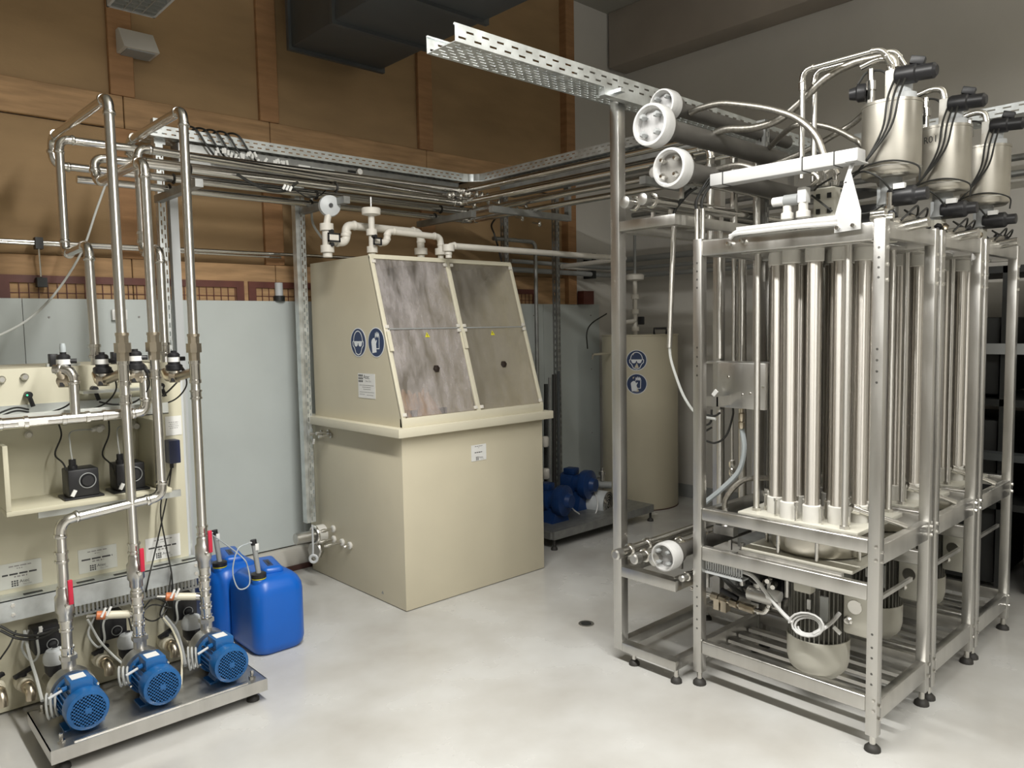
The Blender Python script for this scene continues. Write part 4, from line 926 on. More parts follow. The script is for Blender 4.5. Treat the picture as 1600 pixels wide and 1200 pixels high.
MB().lathe([(.025, -.02), (.055, -.012), (.057, .02), (.05, .026)], (B.x, B.y, zz(580, 332, B)), (0, 0, 1), 22).build('disc_top', 'pvc', t)
MB().cyl((B.x, B.y, zz(580, 330, B)), (B.x, B.y, zz(580, 308, B)), .006, n=8).build('top_stem', 'steelb', t)
ex = at(605, 375, y=B.y).x; zh = zz(606, 361, B); xr = at(688, 371, y=B.y).x
run(t, [(B.x, B.y, zz(580, 377, B)), (ex, B.y, zz(605, 380, B)), (ex, B.y, zh), (xr, B.y, zh-.01), (xr, B.y, zt)], .019, .03, 'pvc', collar=1.15)
MB().lathe([(.036, -.02), (.036, .02)], (xr, B.y, zt+.06), (0, 0, 1), 14).build('socket', 'pvc', t)
q = at(590, 377, y=B.y-.05); mb = MB().bb(q.x-.028, q.x+.028, q.y-.004, q.y+.004, q.z+.014, q.z+.022).bb(q.x-.028, q.x+.028, q.y-.004, q.y+.004, q.z-.022, q.z-.014).bb(q.x-.028, q.x-.021, q.y-.004, q.y+.004, q.z-.022, q.z+.022).bb(q.x+.021, q.x+.028, q.y-.004, q.y+.004, q.z-.022, q.z+.022).cyl((q.x-.01, q.y, q.z+.03), (q.x-.01, B.y, q.z+.03), .01, n=8); mb.build('valve_handle', 'black', t)
C = col_top(701, 403); C = V((C.x, min(C.y, 4.25), zt)); zh = zz(702, 384, C)
t = thing('vent_pipe', 'white plastic pipe leaving the hood to the right towards the dark corner', 'pipe', C, 'white plastic pipes on the hood')
run(t, [C, (C.x, C.y, zh), (4.75, C.y+.12, zh+.02), (4.9, 4.68, zh+.02), (5.8, 4.70, zh+.02)], .019, .03, 'pvc', collar=1.15)
MB().lathe([(.036, -.02), (.036, .02)], (C.x, C.y, zt+.06), (0, 0, 1), 14).build('socket', 'pvc', t)
cable('black_cable', 'black cable looping from the tray corner down to the hood', [at(775, 340, y=4.3), at(768, 352, y=4.3), at(772, 365, y=4.28), at(778, 385, y=4.26), at(784, 410, y=4.2)], .007)
cable('grey_hose', 'grey hose hanging beside the slotted strut above the hood', [at(487, 305, y=4.45), at(487, 335, y=4.45), at(490, 352, y=4.42), at(503, 372, y=4.35)], .008, 'greycab', 'hose')
# bright pipe ends and valves under the tray corner
t = thing('corner_valves', 'cluster of small steel valve ends under the curved tray corner', 'valve', (3.6, 4.1, 2.4))
for k, (px, py) in enumerate(((702, 305), (708, 304), (720, 306), (728, 303), (733, 303), (745, 304), (748, 313), (753, 305), (762, 306), (763, 315), (779, 317), (741, 321), (808, 328), (822, 323), (816, 341), (843, 350))):
    c = at(px, py, y=3.98); MB().lathe([(.008, -.02), (.012, -.012), (.012, .012), (.006, .02)], c, (0, 0, 1), 8).build('valve_end', 'steel', t)
    MB().cyl(c, c+V((.02, .09, .02)), .006, n=6).build('valve_stem', 'steelb', t)
t = thing('down_pipe', 'thin grey pipe dropping beside the dark strut right of the hood', 'pipe', (4.2, 4.4, 0))
xa_ = at(837, 420, y=4.42).x
run(t, [(3.9, 4.42, at(810, 376, y=4.42).z), (xa_, 4.42, at(833, 378, y=4.42).z), (xa_, 4.42, .2)], .016, .05, 'galvd', elbow=False)
t = thing('dark_hoses', 'bundle of dark hoses and pipes hanging in the gap right of the hooded tank', 'hose', (3.72, 4.2, 0))
for k, (px, y0, y1, r) in enumerate(((853, 600, 765, .016), (859, 590, 775, .012), (866, 585, 780, .018), (873, 580, 770, .012))):
    MB().cyl(at(px, y0, y=4.2), at(px, y1, y=4.2), r, n=10).build('hose', ('dark', 'galvd', 'rubber', 'darkg')[k], t)
for px, py in ((852, 690), (853, 740)): c = at(px, py, y=4.1); MB().lathe([(.02, -.04), (.028, -.03), (.028, .03), (.02, .04)], c, (0, 0, 1), 12).build('coupling', 'pvc', t)
c = at(862, 790, y=4.2); MB().bb(c.x-.09, c.x+.08, 4.16, 4.26, .136, c.z+.03).build('foot_block', 'dark', t)
# ------------------------------------------------ wall pipes in the corner
for k, (py, r, lab_) in enumerate(((402, .028, 'upper grey pipe crossing the corner pilaster behind the tall post'), (417, .018, 'middle grey pipe crossing the corner pilaster behind the tall post'), (429, .022, 'lower grey pipe crossing the corner pilaster behind the tall post'))):
    z = at(920, py, y=4.66).z; t = thing('corner_pipe', lab_, 'pipe', (5.2, 4.66, z), 'grey pipes in the corner')
    run(t, [(4.3, 4.66, z+.01), (5.78, 4.66, z), (5.78, 2.0, z)], r, .06, 'greyp', elbow=False)
    if k != 1: MB().bb(5.29, 5.33, 4.63, 4.75, z-.035, z+.035).build('clamp', 'dark', t)
for k, (py, lab_) in enumerate(((335, 'upper steel pipe on the right wall above the round tank'), (352, 'lower steel pipe on the right wall above the round tank'))):
    z = at(1000, py, x=5.7).z; t = thing('corner_pipe', lab_, 'pipe', (5.7, 3.5, z), 'steel pipes on the right wall')
    MB().cyl((5.7, 4.5, z), (5.7, 1.2, z), .022, n=10).build('pipe', 'galvd', t)
    for y in (4.0, 2.6): MB().bb(5.68, XR, y-.015, y+.015, z-.03, z+.03).build('clamp', 'dark', t)
# ------------------------------------------------ round tank
CX, CY, CR, CH = 5.46, 4.24, .335, 1.52
rt = thing('round_tank', 'tall beige cylindrical tank standing in the corner behind the tall post', 'tank', (CX, CY, 0))
MB().lathe([(CR-.005, .004), (CR, .01), (CR, CH-.012), (CR+.006, CH-.01), (CR+.006, CH)], (CX, CY, 0), (0, 0, 1), 64).build('shell', 'beige', rt, angle=60)
MB().lathe([(CR+.004, 0), (CR+.004, .008)], (CX, CY, 0), (0, 0, 1), 48).build('floor_joint', 'brownstrip', rt)
a = at(1008, 524, y=4.1); hx, hy = 5.38, 4.02
MB().sweep([(hx, hy, CH), (hx, hy, CH+.05), (hx+.09, hy-.06, CH+.05), (hx+.09, hy-.06, CH)], .010, 8).build('lid_handle', 'black', rt)
dirv = V((-CX, -CY, 0)).normalized()
for py, kind in ((563, 'goggles'), (600, 'gloves')):
    # nearest surface point along the pixel ray
    best = None
    for i in range(400):
        a = R(180 + i*.25 - 5); p = V((CX+CR*math.cos(a), CY+CR*math.sin(a), 0)); q = p-EYE; k = q.dot(fwd)
        u = 800+FPX*q.dot(RT)/k
        if abs(u-997) < 1.2 and (p-EYE).dot(V((math.cos(a), math.sin(a), 0))) < 0: best = p; break
    best = best or V((CX, CY-CR, 0)); zc = at(997, py, x=best.x).z
    ppe_sign(Flat((best.x, best.y, zc), (0, 0, 1), (0, 0, 1), CR+.0015, (CX, CY, 0)), kind, .088, rt, 'safety_sign')
t = thing('pvc_valve', 'white mushroom-shaped plastic valve on the lid of the round tank', 'valve', (5.35, 4.3, CH))
zv = at(1000, 434, y=4.2).z; bx, by = at(992, 434, y=4.2).x, 4.2
MB().cyl((bx, by, CH), (bx, by, zv), .02, n=12).build('stem', 'pvc', t)
MB().lathe([(.03, -.03), (.075, -.02), (.08, .02), (.06, .03)], (bx, by, zv), (0, 0, 1), 20).build('disc_top', 'pvc', t)
MB().cyl((bx, by, zv), (bx, by, 2.5), .012, n=10).build('upper_stem', 'greyp', t)
MB().box((bx+.02, by-.05, CH+.12), (.05, .04, .07)).build('handle', 'black', t, bevel=.006)
for dz in (.05, .2, .33): MB().lathe([(.034, -.02), (.034, .02)], (bx, by, CH+dz), (0, 0, 1), 14).build('socket', 'pvc', t)
MB().cyl((bx-.25, by-.02, CH+.10), (bx, by, CH+.12), .02, n=10).build('side_branch', 'pvc', t)
cable('black_cable', 'black cable hanging in the dark corner left of the round tank', [at(948, 490, y=4.4), at(925, 505, y=4.45), at(917, 520, y=4.45), at(918, 545, y=4.45)], .006)
t = thing('tank_tap', 'small shiny tap on the left shoulder of the round tank', 'valve', at(935, 552, y=4.3))
c = at(938, 553, y=4.3); MB().cyl(c+V((.12, .0, 0)), c+V((-.12, -.02, .0)), .010, n=8).cyl(c+V((-.12, -.02, 0)), c+V((-.13, -.02, -.04)), .008, n=8).build('spout', 'steel', t)
t = thing('wall_socket', 'pale square socket box on the right wall beside the round tank', 'socket', at(1042, 568, x=XR-.02))
c = at(1042, 568, x=XR-.03); MB().bb(XR-.05, XR, c.y-.09, c.y+.07, c.z-.06, c.z+.06).build('box', 'plaster', t, bevel=.006)
MB().bb(XR-.056, XR-.05, c.y-.06, c.y+.04, c.z-.04, c.z+.0).build('cover', 'greyl', t)
# ------------------------------------------------ far pump skid
f0 = at(863, 858, z=0)
t = thing('far_pump_skid', 'dark steel pump skid on the floor between hooded tank and tall post', 'skid', (4.3, 4.1, 0))
fx0, fx1, fy0, fy1 = f0.x-.02, f0.x+1.15, f0.y-.02, 4.42
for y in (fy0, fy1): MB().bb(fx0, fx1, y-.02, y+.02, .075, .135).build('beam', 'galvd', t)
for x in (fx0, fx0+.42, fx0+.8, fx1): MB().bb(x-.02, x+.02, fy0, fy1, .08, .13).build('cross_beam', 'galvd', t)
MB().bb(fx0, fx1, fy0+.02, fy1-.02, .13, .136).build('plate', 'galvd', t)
for x in (fx0+.02, fx1-.02):
    for y in (fy0, fy1): mb = MB(); foot(mb, x, y, .08); mb.build('foot', 'rubber', t)
def bigpump(x, y, z, label, ax=(0, -1, 0)):
    t = thing('far_blue_pump', label, 'pump', (x, y, .136), 'dark blue pumps on the far skid')
    ax = V((.25, -1, 0)).normalized()
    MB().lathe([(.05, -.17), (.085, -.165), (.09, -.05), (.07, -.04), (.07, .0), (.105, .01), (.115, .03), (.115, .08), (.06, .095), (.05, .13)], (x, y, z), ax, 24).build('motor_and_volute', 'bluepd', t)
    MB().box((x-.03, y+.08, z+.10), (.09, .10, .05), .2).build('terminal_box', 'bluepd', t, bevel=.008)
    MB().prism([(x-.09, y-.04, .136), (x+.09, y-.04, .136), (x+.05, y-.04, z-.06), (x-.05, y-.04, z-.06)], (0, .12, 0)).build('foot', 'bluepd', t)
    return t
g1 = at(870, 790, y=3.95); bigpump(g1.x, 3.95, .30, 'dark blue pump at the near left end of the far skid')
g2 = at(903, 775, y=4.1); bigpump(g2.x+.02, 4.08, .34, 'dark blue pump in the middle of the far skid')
t = thing('far_motor', 'light grey electric motor with ring fan guard on the far skid', 'motor', (4.5, 3.95, .14))
m0 = at(914, 782, y=4.12); m1 = V((m0.x+.06, m0.y-.19, m0.z-.005)); d = (m1-m0)
MB().lathe([(.075, -.08), (.098, -.07), (.098, d.length)], m0, d, 26).build('body', 'greyl', t)
mb = MB()
for r in (.022, .042, .062, .082, .097): mb.torus(m1+d.normalized()*.006, d, r, .0035, 28, 5)
mb.build('fan_guard', 'steel', t, kind='stuff'); MB().lathe([(.095, 0), (.095, .002)], m1, d, 26).build('fan_back', 'dark', t)
MB().box(m0+V((.02, -.03, .11)), (.09, .1, .05), .3).build('terminal_box', 'greyl', t, bevel=.006)
MB().box((m0.x+.02, m0.y-.05, .17), (.16, .14, .07), .3).build('foot', 'greyp', t)
t = thing('far_valve', 'grey pipe with valve head above the far motor', 'valve', at(935, 755, y=4.15))
c = at(912, 756, y=4.2); e = at(955, 758, y=4.05); MB().cyl(c, e, .03, n=12).build('pipe', 'greyp', t)
c = at(941, 742, y=4.1); MB().lathe([(.02, -.05), (.02, 0), (.03, .0), (.03, .03), (.012, .035), (.012, .06)], c, (0, 0, 1), 10).build('head', 'steelb', t)
cable('white_cable', 'white cable arching from the far pump over to the grey motor', [at(884, 762, y=3.95), at(886, 780, y=3.93), at(895, 795, y=3.9), at(905, 803, y=3.9)], .005, 'whitecab')
cable('white_cable', 'white cable hanging in a loop in front of the grey motor', [at(929, 768, y=4.0), at(934, 785, y=3.92), at(930, 803, y=3.9), at(917, 811, y=3.88), at(910, 814, y=3.88)], .005, 'whitecab')
# ================================================================= RIGHT: pipe rack frame
XF = 2.75
t = thing('pipe_rack_frame', 'tall stainless post with low frame carrying header pipes left of the machine', 'frame', (2.9, 2.1, 0))
MB().bb(XF, XF+.05, 2.25, 2.30, .06, 2.615).build('post', 'steelb', t, bevel=.003)
for z0, z1, xe in ((.058, .10, 4.45), (.42, .468, 4.3), (2.028, 2.072, 4.3)):
    MB().bb(XF, XF+.05, 1.945, 2.25, z0, z1).build('front_beam', 'steelb', t, bevel=.002)
    MB().bb(XF+.05, xe, 2.255, 2.297, z0, z1).build('side_beam', 'steelb', t, bevel=.002)
    MB().bb(XF+.05, xe, 1.946, 1.988, z0, z1).build('side_beam', 'steelb', t, bevel=.002)
    for x in (3.45, xe-.04): MB().bb(x, x+.04, 1.988, 2.255, z0, z1).build('cross_beam', 'steelb', t, bevel=.002)
for x in (3.6, 4.4): MB().bb(x, x+.045, 2.255, 2.30, .06, 2.6).build('post', 'steelb', t)
for x, y in ((XF+.03, 2.20), (XF+.02, 1.955), (3.5, 2.27), (3.5, 1.97), (4.4, 2.27), (4.4, 1.97)):
    mb = MB(); foot(mb, x, y, .06); mb.build('foot', 'rubber', t); MB().cyl((x, y, .026), (x, y, .062), .0105, n=10).build('spindle', 'steel', t)
MB().bb(2.60, 2.92, 2.20, 2.235, 2.598, 2.632).bb(2.66, 2.69, 2.16, 2.30, 2.615, 2.63).build('head_bracket', 'galv', t)
# header pipes with grooved couplings and end caps
def header(y, z, r, x0, x1, label, cpl=(.09, .22)):
    t = thing('header_pipe', label, 'pipe', (x0, y, z), 'header pipes on the rack')
    MB().cyl((x0, y, z), (x1, y, z), r, n=18).build('pipe', 'steel', t)
    MB().lathe([(r*.7, -.012), (r*1.02, -.006), (r*1.02, .03)], (x0, y, z), (1, 0, 0), 18).build('end_cap', 'steelb', t)
    for dx in cpl: MB().lathe([(r*1.05, 0), (r*1.3, .003), (r*1.3, .018), (r*1.05, .021)], (x0+dx, y, z), (1, 0, 0), 18).build('coupling', 'steel', t)
    for dx in (.2, .62): MB().bb(x0+dx-.006, x0+dx+.006, y-.008, y+.008, z-.09, z-r).build('support', 'steelb', t)
header(2.205, .555, .024, 2.66, 4.3, 'lower steel header pipe on the rack, nearest the tall post')
header(2.115, .55, .024, 2.68, 4.3, 'lower steel header pipe on the rack, next to the white acrylic flange', (.07, .34))
header(2.02, .565, .030, 2.70, 4.3, 'lower steel header pipe behind the acrylic flange', (.22, .4))
header(2.155, 2.140, .026, 2.68, 4.2, 'upper steel header pipe on the rack with round end cap, left one', (.06,))
header(2.075, 2.145, .026, 2.70, 4.2, 'upper steel header pipe on the rack with round end cap, right one', (.06,))
header(2.0, 2.245, .022, 2.68, 4.0, 'short steel header pipe below the clear flange', (.05, .14))
header(1.93, .48, .016, 2.78, 3.3, 'thin steel pipe stub under the acrylic flange', (.03, .1))
def aflange(px, py, x, r, mm, label, L=1.1):
    c = at(px, py, x=x); t = thing('acrylic_flange', label, 'flange', c, 'clear round flanges on the headers')
    ax = V((1, 0, 0))
    MB().lathe([(r*.77, .022), (r*.78, -.004), (r*.86, -.014), (r*.96, -.012), (r, .0), (r, .046), (r*.95, .056), (r*.77, .056), (r*.77, .022)], c, ax, 40).build('outer_ring', 'acrylic', t)
    MB().lathe([(r*.77, .018), (r*.77, .028)], c, ax, 36).build('window', mm, t)
    MB().torus(c+V((.0, 0, 0)), ax, r*.80, r*.022, 36, 6).build('seal_ring', 'whitep', t)
    mb = MB()
    for i in range(4):
        a = R(45+90*i); q = c + V((0, r*.56*math.cos(a), r*.56*math.sin(a))); MB().lathe([(r*.09, -.022), (r*.15, -.016), (r*.17, .0), (r*.10, .002), (r*.10, .02)], q, ax, 5).build('wing_nut', 'greyp' if mm == 'acryl1' else 'steel', t)
    mb = MB()
    for i in range(8):
        a = R(22+45*i); q = c + V((-.004, r*.9*math.cos(a), r*.9*math.sin(a))); mb.lathe([(r*.05, -.004), (r*.05, .004)], q, ax, 6)
    mb.build('ring_screws', 'whitep', t, kind='stuff')
    MB().lathe([(r*.72, .056), (r*.72, .10), (r*.48, .11), (r*.48, L)], c, ax, 24).build('housing_tube', 'tubeg', t)
    return t
aflange(1017, 195, 2.62, .088, 'acryl1', 'large frosted round flange at the top of the rack')
aflange(1036, 163, 2.80, .066, 'acryl1', 'smaller frosted round flange behind the large top one')
aflange(1047, 262, 2.66, .082, 'acryl2', 'clear round flange with dark inside below the frosted ones')
aflange(1038, 870, 2.70, .064, 'acryl1', 'frosted round flange on the lower header pipes')
# perforated tray on top of the post
zt_ = 2.632
t = thing('perforated_tray', 'bright perforated cable tray sticking out into the room above the tall post', 'cable tray', (2.4, 2.29, zt_))
ya_, yb_ = 2.205, 2.375
MB().sheet((1.78, ya_, zt_), (1, 0, 0), (0, 0, 1), 2.9, .062, [.018, .043], .075, .036, .008).build('near_side', 'galv', t)
MB().sheet((1.78, yb_, zt_), (1, 0, 0), (0, 0, 1), 2.9, .062, [.018, .043], .075, .036, .008).build('far_side', 'galv', t)
MB().sheet((1.78, ya_, zt_), (1, 0, 0), (0, 1, 0), 2.9, yb_-ya_, [.02, .042, .064, .085, .107, .129, .150], .05, .028, .0065).build('base', 'galv', t)
MB().bb(1.78, 4.68, ya_-.001, ya_+.007, zt_+.060, zt_+.066).bb(1.78, 4.68, yb_-.007, yb_+.001, zt_+.060, zt_+.066).build('edge_lip', 'galv', t)
t = thing('cable_tray', 'slotted cable tray at the right photo edge behind the last steel vessel', 'cable tray', (4.9, 1.0, 2.74))
MB().sheet((4.86, 2.1, 2.70), (0, -1, 0), (0, 0, 1), 2.6, .06, [.018, .043], .075, .04, .008).build('near_side', 'galv', t)
MB().sheet((4.86, 2.1, 2.70), (0, -1, 0), (1, 0, 0), 2.6, .2, [.04, .1, .16], .075, .04, .008).build('base', 'galv', t)
MB().bb(5.0, 5.05, 1.9, 1.95, 2.6, 2.7).bb(5.0, 5.05, 1.9, 1.95, 0, 2.7).build('support_post', 'galvd', t)
# elbows of the process pipes dropping behind the rack
for px, py, x, lab_ in ((1110, 228, 3.30, 'first'), (1147, 226, 3.42, 'second'), (1183, 233, 3.55, 'third')):
    e = at(px, py, x=x); t = thing('drop_pipe', '%s small steel drop pipe with bend behind the white cable duct' % lab_, 'pipe', (x, e.y, 2.1), 'steel drop pipes behind the duct')
    run(t, [(x, 2.295, e.z), (x, e.y, e.z), (x, e.y, 1.95)], .018, .045)
    MB().lathe([(.026, -.03), (.026, .03)], (x, e.y, e.z-.12), (0, 0, 1), 12).build('union', 'steelb', t)

# ================================================================= FILTER MACHINE: three modules
DX = .565; Xm = 2.81
yN, yFm = 1.10, 1.895          # outer faces
def frame():
    t = thing('module_frame', '', 'frame', (Xm+.27, 1.5, 0), 'stainless module frames')
    w = .042
    for x in (Xm, Xm+.535-w):
        for y in (yN, yFm-w):
            z0 = .055 if not (x == Xm and y == yN) else .055
            MB().bb(x, x+w, y, y+w, .06, 1.962).build('post', 'steelb', t, bevel=.003)
            mb = MB(); foot(mb, x+w/2, y+w/2, .03, .03); mb.build('rubber_foot', 'rubber', t)
            MB().cyl((x+w/2, y+w/2, .026), (x+w/2, y+w/2, .075), .0115, n=10).build('spindle', 'steel', t)
    for z0, z1 in ((1.888, 1.955), (.747, .802), (.570, .632), (.147, .207)):
        MB().bb(Xm+.002, Xm+.035, yN+w, yFm-w, z0, z1).build('front_beam', 'steelb', t, bevel=.007, seg=3)
        if z0 != .570: MB().bb(Xm+.50, Xm+.533, yN+w, yFm-w, z0, z1).build('rear_beam', 'steelb', t, bevel=.003)
    for y in (yN+.002, yFm-.037):
        for z0, z1 in ((1.895, 1.955), (.707, .782), (.115, .193)):
            MB().bb(Xm+w, Xm+.535-w, y, y+.034, z0, z1).build('side_beam', 'steelb', t, bevel=.003)
    for x in (.13, .22, .31, .40): MB().bb(Xm+x, Xm+x+.034, yN+w, yFm-w, .135, .15).build('floor_slat', 'steelb', t)
    MB().bb(Xm+w, Xm+.35, yN+.008, yN+.02, .57, .585).build('bracket_bar', 'steelb', t)
    mb = MB(); mh = MB()
    for y in (yN+.021, yFm-.021):
        for z in (1.86, 1.825, 1.79, 1.755, 1.50, 1.46, 1.42, 1.38, .45, .40, .36, .30, .26): mh.lathe([(.0048, -.0012), (.0048, 0)], (Xm, y, z), (-1, 0, 0), 8)
    for x in (Xm+.018, Xm+.517):
        for z in (1.86, 1.80, 1.745, .76, .725, .18, .13): bolt(mb, (x, yN, z), (0, -1, 0), .0075, .007)
    for z in (.20, .16, .78, .73): bolt(mb, (Xm, yN+.012, z), (-1, 0, 0), .0065, .006)
    mb.build('hex_bolts', 'steel', t, kind='stuff'); mh.build('post_holes', 'dark', t, kind='stuff')
    return t
f0_ = frame(); f0_['label'] = 'stainless frame of the front filter module nearest the camera'
clone(f0_, (DX, 0, 0), 'stainless frame of the middle filter module')
clone(f0_, (2*DX, 0, 0), 'stainless frame of the rearmost filter module')
BX, BY = 3.085, 1.45
def bundle():
    t = thing('tube_bundle', '', 'filter', (BX, BY, .64), 'stainless tube bundles')
    me = MB().cyl((BX, BY, .855), (BX, BY, 1.86), .0285, n=20).build('tube', 'tube_ground', t)
    cu = MB().lathe([(.036, .805), (.036, .872), (.031, .875)], (BX, BY, 0), (0, 0, 1), 18).build('white_cup', 'cupm', t)
    cu2 = MB().lathe([(.031, 1.835), (.036, 1.838), (.036, 1.886)], (BX, BY, 0), (0, 0, 1), 18).build('white_cup', 'cupm', t)
    spots = [(.185, 15+30*i) for i in range(12)] + [(.085, 60*i) for i in range(6)]
    base_inv = me.matrix_parent_inverse.copy()
    for k, (rr, a) in enumerate(spots):
        dx, dy = rr*math.cos(R(a)), rr*math.sin(R(a))
        for src in (me, cu, cu2):
            o_ = src if k == 0 else src.copy()
            if k: COL.objects.link(o_); o_.parent = t; o_.matrix_parent_inverse = base_inv
            o_.location = (dx, dy, 0)
    MB().bb(BX-.225, BX+.21, 1.20, 1.705, .788, .805).build('base_plate', 'cowl', t, bevel=.002)
    MB().bb(BX-.215, BX+.205, 1.21, 1.70, 1.886, 1.90).build('head_plate', 'steelb', t, bevel=.002)
    for x, y in ((BX-.2, 1.262), (BX-.16, 1.655), (BX+.19, 1.25), (BX+.19, 1.665)):
        MB().cyl((x, y, .805), (x, y, 1.90), .0125, n=14).lathe([(.019, .805), (.019, .818)], (x, y, 0), (0, 0, 1), 6).build('tie_rod', 'pipe_ground', t)
    MB().lathe([(.19, .66), (.196, .668), (.196, .78), (.19, .788)], (BX, BY, 0), (0, 0, 1), 48).build('drum', 'steeld', t)
    for a in range(0, 360, 45):
        x, y = BX+.215*math.cos(R(a+22)), BY+.215*math.sin(R(a+22)); MB().cyl((x, y, .645), (x, y, .79), .008, n=10).build('drum_bolt', 'steel', t)
    MB().bb(BX-.22, BX+.22, 1.22, 1.69, .638, .652).build('lower_plate', 'cowl', t, bevel=.002)
    MB().bb(BX-.245, BX-.225, 1.25, 1.69, .618, .645).build('front_angle', 'steelb', t)
    mb = MB()
    for i in range(14):
        a = R(i*360/14+8); bolt(mb, (BX+.132*math.cos(a), BY+.132*math.sin(a), .872), (0, 0, 1), .007, .014); mb.cyl((BX+.132*math.cos(a), BY+.132*math.sin(a), .805), (BX+.132*math.cos(a), BY+.132*math.sin(a), .872), .005, n=6)
        a2 = R(i*360/14); mb.cyl((BX+.228*math.cos(a2)*.95, BY+.228*math.sin(a2), .805), (BX+.228*math.cos(a2)*.95, BY+.228*math.sin(a2), .87), .005, n=6); bolt(mb, (BX+.228*math.cos(a2)*.95, BY+.228*math.sin(a2), .868), (0, 0, 1), .0085, .012)
    mb.build('clamp_bolts', 'steel', t, kind='stuff')
    # lever pipe sticking out of the lower right of the bundle
    MB().cyl((BX-.10, 1.265, .865), (BX+.06, 1.13, .79), .012, n=10).lathe([(.02, 0), (.02, .03)], (BX-.11, 1.275, .868), (.16, -.135, -.075), 10).build('drain_lever', 'steel', t)
    return t
b0 = bundle(); b0['label'] = 'stainless tube bundle with white cups in the front module'
clone(b0, (DX, 0, 0), 'stainless tube bundle in the middle module')
clone(b0, (2*DX, 0, 0), 'stainless tube bundle in the rearmost module')
def pump_motor():
    mx, my = 3.055, 1.44; r = .121
    t = thing('vertical_motor', '', 'motor', (mx, my, .12), 'vertical pump motors')
    MB().lathe([(.03, .125), (r*.74, .132), (r*.95, .165), (r*1.02, .20), (r*1.03, .292), (r*.98, .292), (r*.97, .2), (r*.7, .14), (.03, .135)], (mx, my, 0), (0, 0, 1), 40).build('fan_cowl', 'cowl', t)
    MB().lathe([(r*.82, .28), (r*.82, .53)], (mx, my, 0), (0, 0, 1), 32).build('stator', 'finm', t)
    mb = MB()
    for i in range(40):
        a = R(9*i); mb.box((mx+(r*.88)*math.cos(a), my+(r*.88)*math.sin(a), .40), (r*.22, .0045, .235), a)
    mb.build('cooling_fins', 'finm', t, kind='stuff')
    MB().lathe([(r*.95, .52), (r*1.05, .53), (r*1.05, .55), (r*.7, .56), (r*.6, .62), (r*1.0, .63), (r*1.0, .638)], (mx, my, 0), (0, 0, 1), 32).build('flange', 'greym', t)
    MB().bb(mx-.055, mx+.075, 1.205, 1.315, .345, .535).build('terminal_box', 'cowl', t, bevel=.014)
    MB().lathe([(.03, 0), (.028, .004)], (mx-.055, 1.265, .465), (-1, 0, 0), 18).lathe([(.017, 0), (.019, .008), (.012, .016)], (mx-.055, 1.29, .405), (-1, 0, .0), 10).build('cable_gland', 'steel', t)
    MB().bb(mx-.155, mx-.105, 1.40, 1.475, .505, .55).build('grey_cover', 'cowl', t, bevel=.008)
    MB().bb(mx-.125, mx-.115, 1.345, 1.375, .40, .50).build('lifting_plate', 'greym', t)
    MB().box((mx-.128, 1.42, .455), (.006, .014, .04)).build('tag', 'whitep', t)
    return t
m0_ = pump_motor(); m0_['label'] = 'vertical finned motor with ivory fan cowl under the front module'
clone(m0_, (DX, 0, 0), 'vertical finned motor with ivory fan cowl under the middle module')
clone(m0_, (2*DX, 0, 0), 'vertical finned motor with ivory fan cowl under the rearmost module')
# white motor cable with coil
xq = 2.90
cable('white_cable', 'white cable running from the comb duct down to the motor coil', [at(1160, 893, x=2.86), at(1178, 902, x=2.87), at(1200, 930, x=2.88), at(1222, 957, x=2.89), at(1238, 972, x=2.89)], .0085, 'whitecab')
c = at(1262, 975, x=2.895); pts = []
for k in range(46):
    a = 2*math.pi*k/15; q_ = k/46; pts.append(c + V((-.012+.02*q_, (.074-.030*q_)*math.cos(a), (.052-.022*q_)*math.sin(a)-.012*math.cos(a)-.012*q_)))
o_ = MB().sweep(pts, .0045, 8).build('cable_coil', 'whitecab'); tag(o_, 'coil of white cable hanging in front of the front motor', 'cable')
cable('white_cable', 'white cable from the coil up to the motor terminal box', [at(1272, 990, x=2.89), at(1285, 983, x=2.90), at(1300, 972, x=2.94), at(1312, 958, x=2.98)], .0085, 'whitecab')
t = thing('cable_marker', 'white marker tag on the fan cowl edge of the front motor', 'tag', at(1308, 985, x=2.93)); MB().box(at(1308, 985, x=2.925), (.006, .035, .014), 0, .6).build('tag', 'whitep', t)
# comb cable duct under the low beam
t = thing('comb_duct', 'short grey comb cable duct under the low beam of the front module', 'duct', at(1130, 882, x=2.83))
a = at(1099, 872, x=2.85); b = at(1161, 893, x=2.85); z1 = .575; z0 = .520
MB().bb(2.845, 2.895, b.y, a.y, z0-.012, z0-.006).bb(2.842, 2.846, b.y, a.y, z0-.012, z0+.006).build('duct_base', 'greyl', t)
mb = MB(); y = b.y
while y < a.y: mb.bb(2.842, 2.846, y, y+.006, z0, z1); y += .0115
mb.build('comb_teeth', 'greyl', t, kind='stuff')
